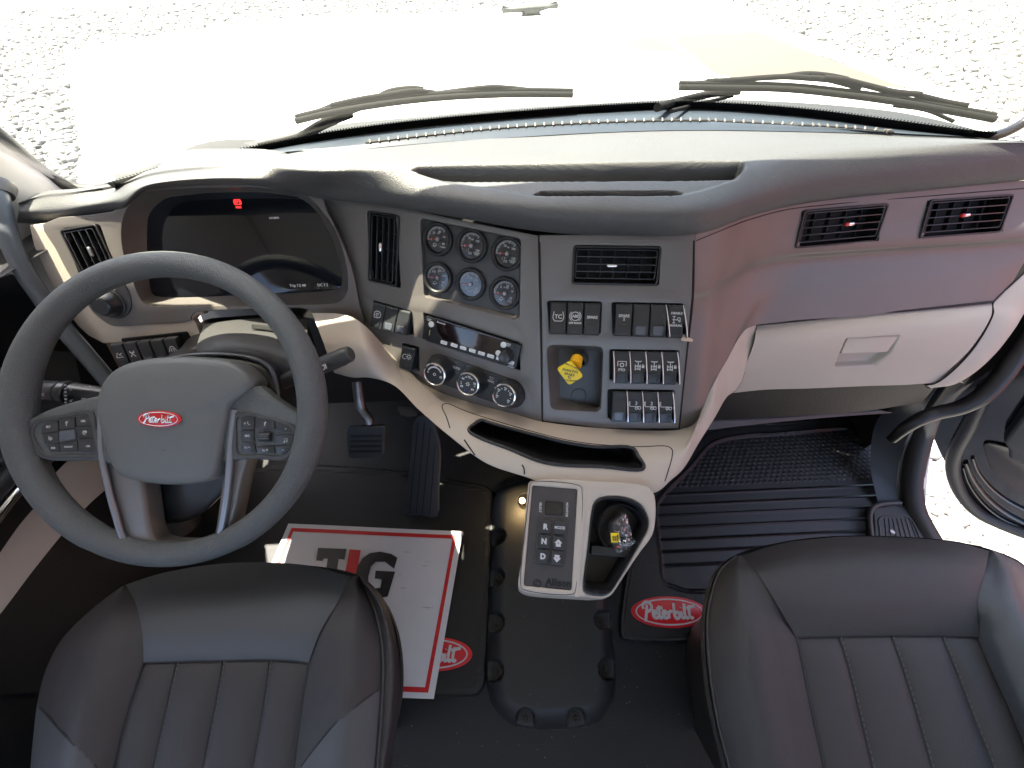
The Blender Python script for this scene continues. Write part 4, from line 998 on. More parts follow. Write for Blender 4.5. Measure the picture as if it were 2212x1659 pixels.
phone = [[(-4.5, 1.2), (-4.5, -1.2)], [(-3.4, 1.4), (-2, 0), (-3.4, -1.4)], [(.2, 2.2), (.6, 0), (2.2, -1.8), (4, -2)], [(.2, 2.2), (1.4, 2.4)]]
btn([(521, 903), (549, 901), (549, 927), (520, 927)], sy(phone)); btn([(552, 901), (592, 908), (594, 927), (552, 927)], sy([[(-.5, -2.5), (.6, -1.2), (-1, -1)], [(0, 0), (2, 2.5), (1, 3), (-1, .6)]], .0006)); btn([(596, 911), (626, 921), (634, 930), (634, 936), (597, 933)], sy([[(-1.2, 0), (1.2, 0)], [(0, -1.2), (0, 1.2)]], .0005))
btn([(520, 930), (549, 930), (549, 953), (520, 953)], 'SRC'); btn([(596, 940), (634, 940), (633, 955), (630, 960), (596, 960)], sy(note, .0004)); btn([(520, 956), (549, 956), (553, 978), (522, 977)], sy([[(-4.5, 1.2), (-4.5, -1.2)], [(-2.2, 1.4), (-3.6, 0), (-2.2, -1.4)], a1(1.5, -1, 2, 30, 150), [(-.6, -.2), (-.6, -1)], [(3.4, -.2), (3.4, -1)]]))
btn([(553, 965), (592, 963), (594, 980), (556, 979)], sy([[(-3.4, 1), (-4.5, 0), (-3.4, -1)], [(-4.5, 0), (-1.5, 0), (-1, -1.5), (-3, -1.8)], [(1, 1.4), (3.6, -1.4)], [(3.6, 1.4), (1, -1.4)]])); btn([(596, 964), (630, 963), (624, 973), (612, 980), (597, 980)], sy([[(-1.2, 0), (1.2, 0)]], .0005))
btn([(557, 932), (590, 933), (592, 957), (557, 956)], None, m=GREYD, h=.004)
q0 = PW.hit(574, 944, .006); link('scroll_wheel', lathemesh('s', [(0, -.008), (.0055, -.008), (.0062, -.007), (.0062, .007), (.0055, .008), (0, .008)], 20), BLACK, sw, mat4(PW.ey, PW.n, PW.ex, q0))
for k in range(6):
    a_ = R(-60 + k * 24); link('scroll_rib', boxmesh('r', .0006, .0006, .013, 0), SWS, sw, mat4(PW.ey, PW.n, PW.ex, q0) @ Matrix.Rotation(a_ + pi / 2, 4, 'Z') @ Matrix.Translation((.0064, 0, 0)))
btn([(90, 921), (97, 914), (124, 908), (126, 931), (88, 937)], 'SET', .0042); btn([(127, 907), (161, 901), (162, 924), (128, 929)], sy([[(-1, -2.5), (0, -2), (-.4, .5), (1.2, 1.5), (1.4, 3), (-.8, 3), (-1.2, .5)]], .0006)); btn([(164, 900), (192, 896), (199, 920), (165, 922)], 'LIM', .0042)
btn([(90, 939), (126, 934), (127, 954), (96, 960)], sy([a1(0, 0, 2.4, 100, 400), a1(0, 0, .7, 0, 360), [(-2.5, 2.6), (-1.5, 1.5)]], .0005)); btn([(166, 924), (200, 922), (204, 944), (167, 947)], sy([a1(-.5, 0, 2.4, 0, 300), a1(1, 1, 1.3, 0, 360)], .0006)); btn([(99, 962), (127, 957), (128, 976), (108, 976)], 'RES', .0038); btn([(129, 958), (166, 951), (168, 976), (130, 976)], 'ON/OFF', .0034); btn([(168, 949), (204, 946), (210, 972), (204, 976), (169, 976)], 'LIM', .0038)
btn([(130, 932), (162, 927), (164, 948), (130, 954)], None, m=SWS, h=.0075)
link('hub_mark', strk('m', [[(x * .001, y * .001) for x, y in s] for s in [[(-3.5, 1.5), (-3, -.5)], [(3.5, 1.5), (3, -.5)], [(-3, -.5), (0, .2), (3, -.5)], a1(0, .5, 1.8, 200, 340)]], .0004), GREYD, hb, PW.M() @ Matrix.Translation((*PW.to2(352, 972, .017), .0163)))
# column housing behind the wheel, part of the dash
front = [(330, 785), (364, 777), (455, 768), (530, 775), (575, 790), (592, 815), (601, 862), (590, 905), (520, 1010), (420, 1120), (300, 1120), (250, 1010), (262, 870)]
back = [(432, 700), (446, 690), (500, 684), (560, 680), (620, 679), (655, 684), (668, 705), (684, 760), (690, 810), (640, 900), (520, 960), (430, 900), (420, 780)]
fl = [W(*p, .615) for p in sm(front, True, 4)]; bl_ = [W(*p, .80) for p in sm(back, True, 4)]
col_ = thing('steering_column', 'dark steering column housing behind the wheel hub', 'steering column', tuple(W(500, 850, .70)))
ringloft('column_cover', [[a_ + (W(420, 900, .615) - a_) * .06 + PW.n * .006 for a_ in fl], fl, [a_ * .6 + b_ * .4 - Vector((0, 0, .012)) for a_, b_ in zip(fl, bl_)], bl_], BLACK, col_)
# upper shroud slab seen through the wheel
loft('column_shroud', [[W(*p) for p in [(440, 700, .72), (520, 690, .73), (600, 686, .735), (664, 690, .74)]], [W(*p) for p in [(425, 764, .645), (500, 758, .64), (580, 768, .64), (660, 790, .65)]], [W(*p) for p in [(440, 800, .64), (500, 800, .64), (580, 810, .64), (650, 830, .65)]]], 30, 20, GREYD, col_, puff=.01)
shape('column_slot', [rpoly(PW.pts([(545, 700), (600, 704), (598, 714), (545, 711)], -.1), .001)], -.1, -.098, .0005, DEEP, col_, PW.M())
rg = sm([(360, 776), (420, 767), (480, 766), (540, 773), (578, 790), (592, 812), (600, 850), (602, 868)], False, 5)
tube('cover_edge', [W(*p, .612) for p in rg], .0035, SWS, col_, n=1)
# stalks
def cyl(name, a, b, r0, r1, m, parent, bev=.002):
    a, b = Vector(a), Vector(b); l = (b - a).length; ez = (b - a).normalized(); ex = ez.cross(Vector((.1, .2, 1))).normalized(); ey = ez.cross(ex)
    return lathe(name, [(0, 0), (r0 - bev, 0), (r0, bev), (r1, l - bev), (r1 - bev, l), (0, l)], m, parent, mat4(ex, ey, ez, a), 36)
st = thing('indicator_stalk', 'black turn signal stalk with a ribbed collar left of the wheel hub', 'stalk', tuple(W(80, 845, .63)))
cyl('stalk_end', W(78, 845, .625), W(139, 847, .625), .0175, .0175, SWT, st, .003); cyl('stalk_collar', W(139, 847, .625), W(156, 849, .625), .0188, .0185, SWT, st); cyl('stalk_body', W(156, 849, .625), W(300, 868, .64), .0172, .0135, SWT, st)
its = []
Ps = PlPx((80, 848, .605), (150, 849, .605), (80, 900, .605))
for k in range(6): x, y = Ps.to2(144 + k * .2, 832 + k * 7.5, 0); its.append((boxmesh('b', .004, .0022, .0003, 0), T3(x, y)))
for s, p in [([[(-2.5, 0), (2.5, 1.8), (2.5, -1.8), (-2.5, 0)]], (94, 852)), ([a1(0, 0, 1.8, 0, 360)], (84, 851)), ([[(-2, 1.5), (0, -1.5), (2, 1.5), (-2, 1.5)]], (156, 842)), ([a1(0, 0, 1.4, 0, 360), [(1.5, 1.5), (3, 2)]], (156, 866)), ([a1(-2, 0, 1.4, 0, 360), a1(1.5, 0, 1.4, 0, 360)], (184, 862)), ([[(-5, 0), (2, 0)], [(2, 1), (3.5, 0), (2, -1), (2, 1)]], (195, 835))]:
    x, y = Ps.to2(*p); its.append((strk('s', [[(u * .001, v * .001) for u, v in q] for q in s], .0005), T3(x, y)))
sp_ = join('stalk_print', its); sp_.transform(Matrix.Translation((0, 0, .002)))
link('stalk_print', sp_, WHP, st, Ps.M())
st2 = thing('shift_stalk', 'grey tipped lever stalk sticking out right of the steering wheel', 'stalk', tuple(W(760, 765, .64)))
cyl('stalk_end', W(759, 763, .63), W(738, 771, .633), .0125, .0140, GREYD, st2, .0025); cyl('stalk_body', W(742, 770, .633), W(600, 830, .645), .0142, .0125, GREYD, st2)
P2 = PlPx((684, 800, .618), (740, 775, .616), (700, 840, .618)); x, y = P2.to2(698, 794)
link('stalk_print', join('p', [(strk('s', [[(u * .001, v * .001) for u, v in q] for q in ([(-3, 2.5), (-3, -2), (-1, -2.5)], [(-1, 2.5), (2, 2.5), (2, -2.5), (-1, -2.5)], [(4, 3), (4, -3)], [(-5, 1), (-5, -1)])], .0008), T3(x, y, .001, 0, 1.3, 1.3))]), WHP, st2, P2.M())
# ================================================================== SHIFTER CONSOLE
PK = Plane(Wz(1130, 1285, .50), Wz(1320, 1291, .50), Wz(1150, 1040, .555))
con = thing('shifter_console', 'beige shifter console with push button keypad and cup holder bin', 'console', tuple(PK.hit(1270, 1170)))
ct = [(1145, 1040), (1296, 1040), (1400, 1050), (1408, 1058), (1415, 1072), (1417, 1118), (1410, 1156), (1383, 1194), (1348, 1246), (1322, 1284), (1306, 1291), (1220, 1289), (1146, 1283), (1128, 1277), (1120, 1268), (1127, 1210), (1135, 1120), (1140, 1060)]
bin_ = [(1298, 1076), (1285, 1086), (1279, 1105), (1271, 1180), (1261, 1262), (1263, 1278), (1280, 1285), (1304, 1287), (1318, 1280), (1330, 1262), (1360, 1212), (1387, 1165), (1398, 1145), (1401, 1126), (1395, 1107), (1385, 1092), (1366, 1080), (1343, 1074), (1320, 1073)]
kp = [(1150, 1049), (1248, 1057), (1235, 1276), (1131, 1266)]
def kf(L, off=0): return PK.pts(L, off)
bl2 = sm(kf(bin_), True, 4); ctl = sm(kf(ct), True, 3)
shape('console_top', [ctl, bl2, rpoly(kf(kp), .004)], -.012, 0, .003, BEIGE, con, PK.M())
n_ = 110; c_ = _resample(ctl, n_); cc = c_.mean(0)
cb_ = []
for k, z in ((1.0, -.006), (1.004, -.014), (1.012, -.034), (.95, -.060)):
    cb_.append([(cc[0] + (x - cc[0]) * k, cc[1] + (y - cc[1]) * k + (-.010 if z < -.03 else -.002 if z < -.01 else 0), z) for x, y in c_])
ringloft('console_body', cb_, BEIGE, con, PK.M(), False, True)
# raised shoulder between keypad and bin
tube('console_ridge', [PK.hit(x, y, -.003) for x, y in [(1262, 1050), (1262, 1075), (1258, 1150), (1251, 1230), (1246, 1288)]], .0042, BEIGE, con)
seam([(1145, 1046), (1150, 1041), (1252, 1049), (1257, 1056), (1243, 1276), (1238, 1283), (1130, 1273), (1125, 1266), (1145, 1046)], Plane(PK.o, PK.o + PK.ex, PK.o + PK.ey), .0006, con, GREYD)
shape('keypad_plate', [rpoly(kf(kp, -.002), .004)], -.012, -.0025, .0008, mat('keypad_rubber', (.052, .046, .043), .6, bump=.4, bscale=500, vary=.25, vscale=35), con, PK.M())
zs = -.0025
shape('keypad_display', [q2loop(PK, [(1180, 1084), (1215, 1086), (1214, 1112), (1178, 1109)], .003, zs)], zs - .001, zs + .0012, .0004, GLOSSB, con, PK.M())
link('display_rim', curve2d('r', [q2loop(PK, [(1178, 1082), (1217, 1084), (1216, 1114), (1176, 1111)], .003, zs), q2loop(PK, [(1180, 1084), (1215, 1086), (1214, 1112), (1178, 1109)], .003, zs)], zs, zs + .0009, .0003), DEEP, con, PK.M())
its = []
for s, p in (('SELECT', (1167, 1096)), ('MONITOR', (1224.5, 1101))):
    x, y = PK.to2(*p, zs); its.append((textmesh('t', s, .0046, .0001, .00012), T3(x, y, zs + .0004, -pi / 2 - .06)))
link('keypad_print', join('t', its), WHP, con, PK.M())
rot = (PK.hit(1235, 1276) - PK.hit(1131, 1266)); ra = math.atan2(rot.dot(PK.ey), rot.dot(PK.ex))
for s, p in (('R', (1178, 1138)), ('N', (1175, 1169.5)), ('D', (1172.5, 1202)), ('MODE', (1209, 1140)), ('up', (1206, 1173)), ('dn', (1203, 1205))):
    x, y = PK.to2(*p, zs + .003); Mb = PK.M() @ T3(x, y, zs, ra)
    o = link('shift_button', curve2d('b', [rrect(.0178, .0190, .004)], 0, .0042, .0016), SWT, con, Mb)
    if s == 'up': me = curve2d('a', [[(-.0058, .0), (0, .0056), (.0058, 0), (.0036, 0), (.0036, -.005), (-.0036, -.005), (-.0036, 0)], rrect(.004, .0007, .0002), rrect(.0007, .0016, .0001, 0, .0013), rrect(.0007, .0016, .0001, 0, -.0013)], .0042, .0044)
    elif s == 'dn': me = curve2d('a', [[(-.0058, 0), (0, -.0062), (.0058, 0), (.0036, 0), (.0036, .0042), (-.0036, .0042), (-.0036, 0)], rrect(.004, .0007, .0002)], .0042, .0044)
    else: me = textmesh('t', s, .0105 if len(s) == 1 else .0056, .0001, .0006 if len(s) == 1 else .0002); me.transform(Matrix.Translation((0, 0, .0044)))
    link('button_symbol', me, WHP, o, Mb)
x, y = PK.to2(1206, 1259, zs)
link('maker_name', join('t', [(textmesh('t', 'Allison', .0135, .0003, .0004), T3(x, y, zs + .0003, ra)), (textmesh('t', 'Transmission', .0072, .0003, .0002), T3(x - .001, y - .0082, zs + .0003, ra)), (strk('c', [arc(0, 0, .0052, 0, 360, 18), arc(.0005, 0, .0026, 20, 300, 12), arc(-.001, .001, .0040, 60, 240, 8)], .0008), T3(x - .031, y - .0015, zs + .0003))]), DEEP, con, PK.M())
x0, y0 = PK.to2(1183, 1171, zs)
link('keypad_border', strk('b', [[(q[0], q[1]) for q in (lambda L: L + [L[0]])(q2loop(PK, [(1163, 1116), (1228, 1122), (1219, 1224), (1153, 1217)], .004, zs))]], .0003, zs), DEEP, con, PK.M())
# bin walls, floor, cup well and divider
bb = _resample(bl2, 90); bc = bb.mean(0)
ringloft('storage_bin', [[(bc[0] + (x - bc[0]) * k, bc[1] + (y - bc[1]) * k, z) for x, y in bb] for k, z in ((1.0, .0012), (.97, .0016), (.94, -.001), (.90, -.022), (.88, -.045))], BLACK, con, PK.M(), False, True)
cu = PK.to2(1340, 1140, -.02); cw_ = circ(.0355, *cu, 40)
lathe('cup_holder', [(.0375, -.014), (.0355, -.012), (.034, -.014), (.0325, -.060), (0, -.060)], BLACK, con, PK.M() @ Matrix.Translation((*cu, 0)))
seg_ = [PK.to2(*p, -.012) for p in [(1278, 1179), (1375, 1186), (1363, 1206), (1276, 1198)]]
shape('bin_divider', [rpoly(seg_, .002)], -.045, -.012, .002, BLACK, con, PK.M())
# shelf round the cup
# ---- wrapped part lying in the cup holder
bag = thing('plastic_bag', 'small clear plastic bag with a black part and yellow label in the cup holder', 'plastic bag', tuple(PK.hit(1343, 1140, -.02)))
pb = [(1319, 1130), (1328, 1122), (1345, 1108), (1356, 1112), (1360, 1135), (1357, 1158), (1335, 1160), (1321, 1152)]
dome('wrapped_part', kf(pb, -.012), [(1, -.035), (1, -.018), (.96, -.010), (.7, -.006), (.1, -.005)], mat('dark_part', (.045, .04, .045), .45), bag, PK.M(), n=40)
x, y = PK.to2(1328, 1161, -.005)
yl = link('bag_label', boxmesh('l', .0125, .0135, .0008, .0002), YEL, bag, PK.M() @ T3(x, y, -.0022, .08 + ra))
link('label_print', join('t', [(boxmesh('b', .0006 + .0006 * (k % 2), .007, .0002, 0), T3(-.004 + k * .0014, -.001)) for k in range(6)] + [(textmesh('t', 'CAP', .0035, .0001, .0002), T3(.0042, .001, 0, pi / 2))]), BLACK, yl, PK.M() @ T3(x, y, -.0017, .08 + ra))
CLEAR = bpy.data.materials.new('clear_film'); CLEAR.use_nodes = True; glassmat(CLEAR, (.93, .93, .95), rough=.22, dust=.05)
def film(name, loop, z, amp, parent, seed):
    rs = np.random.RandomState(seed); L = _resample(kf(loop, -.005), 36); c = L.mean(0); V = [(c[0], c[1], z + .004)]; Fc = []
    for k in range(1, 8):
        for i, (x, y) in enumerate(L):
            t_ = k / 7; V.append((c[0] + (x - c[0]) * t_ + rs.randn() * amp * .3, c[1] + (y - c[1]) * t_ + rs.randn() * amp * .3, z + .005 * (1 - t_ ** 2) + rs.randn() * amp * .55))
    for i in range(36): Fc.append((0, 1 + i, 1 + (i + 1) % 36))
    for k in range(6):
        for i in range(36): a_ = 1 + k * 36 + i; b_ = 1 + k * 36 + (i + 1) % 36; Fc.append((a_, a_ + 36, b_ + 36, b_))
    return link(name, mesh(name, V, Fc, True, 25), CLEAR, parent, PK.M())
film('bag_film', [(1338, 1106), (1352, 1108), (1360, 1130), (1366, 1158), (1376, 1168), (1360, 1178), (1345, 1186), (1332, 1196), (1324, 1180), (1316, 1158), (1316, 1130)], -.006, .0013, bag, 3)
film('bag_fold', [(1340, 1166), (1356, 1160), (1376, 1170), (1352, 1186), (1333, 1197), (1322, 1172)], -.001, .0018, bag, 5)
link('bag_mark', boxmesh('l', .004, .003, .0005, .0001), REDP, bag, PK.M() @ T3(*PK.to2(1334, 1181, -.003), 0, .3))
# ================================================================== SEATS
STITCH = mat('seam_thread', (.02, .02, .02), .7)
def seatpatch(name, rows, m, parent, puff=.006, nu=50, nv=60, pw=6, label=None):
    return loft(name, rows, nu, nv, m, parent, puff=puff, pw=pw, label=label)
def px_rows(rows): return [[Wz(x, y, z) for x, y, z in r] for r in rows]
def lerp2(a, b, t): return tuple(u + (v - u) * t for u, v in zip(a, b))
def bolster(name, inner, outer, zi, zm, zo, parent, m=LEA, t0=.5):
    rows = []
    for i, (a_, b_) in enumerate(zip(inner, outer)):
        zz = [zi[i] if isinstance(zi, list) else zi, zm[i] if isinstance(zm, list) else zm, zo[i] if isinstance(zo, list) else zo]
        q = [(0, zz[0]), (.22, zz[0] * .4 + zz[1] * .6), (.55, zz[1]), (.85, zz[1] * .45 + zz[2] * .55), (1, zz[2])]
        rows.append([Wz(*lerp2(a_, b_, t), z) for t, z in q])
    return loft(name, rows, 60, 110, m, parent)
THR = mat('stitch_thread', (.10, .09, .08), .6)
def stitches(P, parent, step=.0062, l=.0036):
    Q = cat([Vector(p) for p in P], 0, 0, False, 8); A = np.array([tuple(q) for q in Q]); Ln = np.r_[0, np.cumsum(np.linalg.norm(np.diff(A, axis=0), axis=1))]
    f = lambda s: tuple(np.interp(s, Ln, A[:, i]) for i in range(3)); st = [[f(s), f(s + l)] for s in np.arange(0, Ln[-1] - l, step)]
    return stuff(link('stitching', tubemesh('stitching', st, .0006, False, None, 0, False), THR, parent))
def seat(name, label, data, z):
    t = thing(name, label, 'seat', tuple(Wz(*data['c'], .0)))
    sl, sr = data['sl'], data['sr']
    fr = data['front']; n = len(fr[0]); dz = [z - .055, z - .006, z + .004, z - .004]
    seatpatch('front_panel', px_rows([[(x, y, dz[i]) for x, y in r] for i, r in enumerate(fr)]), data.get('mf', LEAG), t, .004, 90, 70, 8)
    ch = data['ch']
    for k in range(len(ch) - 1):
        a_, b_ = ch[k], ch[k + 1]; rows = []
        for i in range(len(a_)): rows.append([Wz(*lerp2(a_[i], b_[i], u), z - .008 - (0 if i else .0)) for u in (0, .33, .67, 1)])
        seatpatch('seat_channel', rows, LEA, t, .0065, 40, 80, 3)
        if k:
            tube('channel_seam', [Wz(x, y, z - .0075) for x, y in a_], .0011, STITCH, t); stitches([Wz(x, y, z - .0058) + Vector((.003, 0, 0)) for x, y in a_], t)
    lb = bolster('side_bolster', sl, data['lo'], [z - .055, z - .008, z + .001] + [z - .006] * 9, data['zl'], data['zlo'], t); rb_ = bolster('side_bolster', sr, data['ro'], [z - .055, z - .008, z + .001] + [z - .006] * 9, data['zr'], data['zro'], t)
    for s_ in (sl, sr): tube('seam', [Wz(x, y, z - .006) for x, y in s_[3:]], .0016, STITCH, t)
    tube('seam', [Wz(x, y, z - .006) for x, y in fr[3]], .0018, STITCH, t)
    for k in ('pipeL', 'pipeR'):
        if k in data: tube('piping', [Wz(*p) for p in data[k]], .0022, LEA, t)
    # skirt round the cushion
    sk = data['skirt']; top = [Wz(*p) for p in sk]; c = Wz(*data['c'], z - .1)
    def low(k, dzz, g=1.0): return [Vector((c.x + (p.x - c.x) * k, c.y + (p.y - c.y) * k, p.z - dzz)) for p in top]
    loft('cushion_side', [top, low(.995, .02), low(.93, .05), low(.84, .11)], 120, 16, LEA, t)
    b = low(.82, .11); ringloft('seat_base', [[(p.x, p.y, .33) for p in b], [(p.x * .7 + c.x * .3, p.y * .7 + c.y * .3, .0) for p in b]], BLACK, t)
    return t, lb, rb_
zd = .50
sl = [(272, 1263), (297, 1316), (308, 1376), (310, 1428), (290, 1491), (266, 1568), (245, 1659), (212, 1850)]
sr = [(756, 1244), (728, 1302), (690, 1368), (667, 1430), (661, 1470), (651, 1533), (635, 1659), (618, 1850)]
dd_ = dict(c=(470, 1500), sl=sl, sr=sr,
  front=[[(272, 1263), (350, 1238), (455, 1220), (546, 1215), (655, 1220), (756, 1244)], [(297, 1316), (375, 1296), (470, 1284), (560, 1281), (645, 1285), (728, 1302)], [(308, 1376), (385, 1368), (480, 1360), (560, 1358), (630, 1360), (690, 1368)], [(310, 1430), (400, 1427), (480, 1425), (560, 1423), (620, 1425), (667, 1430)]],
  ch=[[(310, 1433), (290, 1491), (266, 1568), (245, 1659), (212, 1850)], [(380, 1430), (367, 1491), (350, 1568), (330, 1659), (290, 1850)], [(480, 1427), (470, 1491), (455, 1568), (437, 1659), (400, 1850)], [(581, 1425), (573, 1491), (561, 1568), (545, 1659), (512, 1850)], [(667, 1432), (659, 1491), (648, 1568), (635, 1659), (612, 1850)]],
  lo=[(262, 1268), (196, 1318), (133, 1381), (99, 1446), (81, 1516), (72, 1590), (64, 1680), (50, 1880)], zl=[.462, .492, .506, .512, .516, .516, .516, .516], zlo=[.44, .43, .42, .42, .42, .42, .42, .42],
  ro=[(774, 1244), (806, 1310), (822, 1380), (826, 1440), (824, 1500), (820, 1570), (813, 1659), (800, 1860)], zr=[.460, .493, .508, .514, .520, .52, .52, .52], zro=[.447, .465, .48, .485, .49, .49, .49, .49],
  pipeR=[(776, 1245, .447), (808, 1310, .467), (824, 1380, .482), (828, 1440, .487), (826, 1500, .492), (822, 1570, .492), (815, 1659, .492)],
  skirt=[(64, 1900, .42), (64, 1680, .42), (72, 1590, .42), (81, 1516, .42), (99, 1446, .42), (133, 1381, .42), (196, 1318, .43), (262, 1268, .44), (350, 1238, .445), (455, 1220, .445), (546, 1215, .445), (655, 1220, .445), (776, 1244, .447), (826, 1295, .45), (852, 1350, .45), (864, 1411, .45), (865, 1498, .45), (850, 1580, .45), (838, 1659, .45), (820, 1860, .45)])
ds, dlb, drb = seat('driver_seat', 'black and grey leather driver seat cushion below the steering wheel', dd_, zd)
# outer flank between piping and skirt
loft('side_panel', [[Wz(x, y, zz - .002) for (x, y, zz) in dd_['pipeR']], [Wz(*lerp2(p[:2], q, .55), .487) for p, q in zip(dd_['pipeR'], [(779, 1244), (830, 1300), (855, 1375), (864, 1440), (864, 1498), (856, 1568), (838, 1659)])], [Wz(*q, .45) for q in [(779, 1244), (830, 1300), (855, 1375), (864, 1440), (864, 1498), (856, 1568), (838, 1659)]]], 90, 20, LEA, ds)
def recolor(o, poly, m):
    o.data.materials.append(m); cut(o, [poly], len(o.data.materials) - 1)
recolor(dlb, [(70, 1505), (84, 1526), (150, 1598), (210, 1659), (260, 1900), (0, 1900), (0, 1500)], LEAG)
recolor(drb, [(880, 1450), (819, 1488), (719, 1568), (647, 1659), (600, 1900), (900, 1900)], LEAG)
bd = bvh_of(drb); seam([(823, 1486), (775, 1521), (719, 1568), (680, 1615), (650, 1656)], bd, .0013, ds, STITCH, 'seam')
bd = bvh_of(dlb); seam([(86, 1528), (120, 1566), (150, 1598), (210, 1659)], bd, .0013, ds, STITCH, 'seam')
sl = [(1602, 1200), (1637, 1239), (1676, 1302), (1706, 1344), (1720, 1378), (1735, 1446), (1756, 1551), (1779, 1659), (1815, 1860)]
sr = [(2138, 1190), (2124, 1246), (2110, 1302), (2111, 1340), (2115, 1376), (2145, 1449), (2183, 1533), (2225, 1640), (2290, 1860)]
zp = .50
pd_ = dict(c=(1900, 1450), sl=sl, sr=sr, mf=LEA,
  front=[[(1602, 1200), (1683, 1175), (1770, 1163), (1858, 1159), (1980, 1163), (2068, 1172), (2138, 1190)], [(1637, 1239), (1715, 1225), (1800, 1215), (1880, 1212), (1980, 1214), (2055, 1220), (2127, 1236)], [(1676, 1302), (1750, 1296), (1820, 1292), (1900, 1290), (1980, 1290), (2050, 1292), (2111, 1300)], [(1720, 1375), (1790, 1373), (1860, 1372), (1928, 1371), (1990, 1371), (2060, 1372), (2115, 1375)]],
  ch=[[(1720, 1378), (1735, 1446), (1756, 1551), (1779, 1659), (1815, 1860)], [(1812, 1375), (1833, 1446), (1858, 1551), (1884, 1659), (1930, 1860)], [(1926, 1374), (1950, 1446), (1982, 1551), (2012, 1659), (2066, 1860)], [(2035, 1375), (2063, 1446), (2103, 1551), (2145, 1659), (2215, 1860)], [(2117, 1377), (2145, 1449), (2190, 1551), (2235, 1659), (2310, 1860)]],
  lo=[(1590, 1201), (1556, 1232), (1535, 1290), (1528, 1340), (1527, 1376), (1535, 1470), (1552, 1568), (1575, 1659), (1620, 1860)], zl=[.458, .485, .50, .508, .512, .515, .515, .515, .515], zlo=[.44, .445, .455, .46, .465, .47, .47, .47, .47],
  ro=[(2150, 1190), (2212, 1222), (2260, 1290), (2290, 1350), (2310, 1400), (2340, 1500), (2370, 1600), (2400, 1700), (2450, 1880)], zr=[.455, .49, .515, .525, .53, .53, .53, .53, .53], zro=[.44, .43, .42, .42, .42, .42, .42, .42, .42],
  pipeL=[(1591, 1202, .442), (1557, 1233, .447), (1536, 1291, .457), (1529, 1340, .462), (1529, 1376, .467), (1537, 1470, .472), (1554, 1568, .472), (1577, 1659, .472), (1622, 1860, .472)],
  skirt=[(1600, 1900, .44), (1568, 1659, .44), (1546, 1568, .44), (1530, 1478, .44), (1522, 1376, .44), (1526, 1310, .44), (1548, 1236, .44), (1588, 1199, .44), (1683, 1172, .445), (1770, 1160, .445), (1858, 1157, .445), (1980, 1161, .445), (2068, 1170, .445), (2145, 1188, .445), (2212, 1220, .435), (2262, 1290, .425), (2310, 1400, .42), (2370, 1600, .42), (2440, 1880, .42)])
ps_, plb, prb = seat('passenger_seat', 'black leather passenger seat cushion beside the open door', pd_, zp)
recolor(prb, [(2100, 1170), (2600, 1170), (2600, 2000), (2100, 2000)], LEAG)
# ================================================================== FLOOR AND WHAT LIES ON IT
def heightfield(name, loop, hf, res, m, parent=None, z0=0.0, edge=.004, label=None, skirt=True):
    """solid sheet over an outline (world xy) whose top follows hf(X, Y, dist-to-edge)"""
    L = np.array(loop); a, b = L.min(0) - res, L.max(0) + res
    nx, ny = int((b[0] - a[0]) / res) + 2, int((b[1] - a[1]) / res) + 2
    xs = np.linspace(a[0], b[0], nx); ys = np.linspace(a[1], b[1], ny); X, Y = np.meshgrid(xs, ys)
    D = sdist(X, Y, [tuple(p) for p in L])
    Z = hf(X, Y, D) * sst(-res * .2, edge, D) + z0
    keep = D > -res * 1.2
    idx = -np.ones(X.shape, int); idx[keep] = np.arange(keep.sum())
    V = np.stack([X[keep], Y[keep], Z[keep]], 1)
    q = keep[:-1, :-1] & keep[1:, :-1] & keep[:-1, 1:] & keep[1:, 1:]
    i, j = np.nonzero(q); Fc = np.stack([idx[i, j], idx[i, j + 1], idx[i + 1, j + 1], idx[i + 1, j]], 1).tolist()
    return link(name, mesh(name, V, Fc, True, 60), m, parent, None, label)
def z2(pts, z): return [tuple(Wz(x, y, z))[:2] for x, y in pts]
def smz(pts, z, n=4): return [tuple(p) for p in sm(z2(pts, z), True, n)]
fl = box('floor', 2.14, 2.0, .04, CARP, None, Matrix.Translation((.085, .12, -.022)), .002); struct(fl)
# toe boards rising to the firewall
fw = link('firewall', mesh('firewall', [(-.98, .74, -.03), (1.15, .74, -.03), (1.15, .98, .35), (-.98, .98, .35), (1.15, 1.0, .55), (-.98, 1.0, .55), (-.70, 1.0, .75), (.86, 1.0, .75)], [(0, 1, 2, 3), (3, 2, 4, 7, 6, 5)], False), CARP); struct(fw)
# tunnel cover
tcl = smz([(1064, 1089), (1075, 1062), (1100, 1046), (1140, 1038), (1250, 1038), (1290, 1060), (1305, 1120), (1312, 1250), (1321, 1358), (1328, 1428), (1329, 1480), (1320, 1520), (1290, 1560), (1244, 1572), (1132, 1572), (1094, 1558), (1066, 1526), (1052, 1481), (1050, 1428), (1055, 1288), (1060, 1180)], 0, 3)
nots = [(1078, 1164, 1), (1074, 1250, 1), (1073, 1346, 1), (1070, 1449, 1), (1298, 1341, -1), (1307, 1445, -1), (1135, 1552, 0), (1244, 1552, 0), (1135, 1090, 2)]
npos = [Wz(x, y, .016) for x, y, _ in nots]
def tch(X, Y, D):
    h = .046 * np.clip(1 - (1 - np.clip(D / .045, 0, 1)) ** 2.2, 0, 1) + .002
    for p, (_, _, s) in zip(npos, nots):
        dx = X - p.x; dy = Y - p.y
        if s in (1, -1): dx = np.maximum(dx * s, 0)
        elif s == 0: dy = np.maximum(dy, 0)
        r = np.hypot(dx, dy); k = sst(.017, .0215, r)
        h = h * k + np.minimum(h, .012) * (1 - k)
    return h
tc = heightfield('tunnel_cover', tcl, tch, .0025, mat('cover_black_plastic', (.02, .022, .024), .5, bump=.3, bscale=700, vary=.1, vscale=10), None, 0, .003)
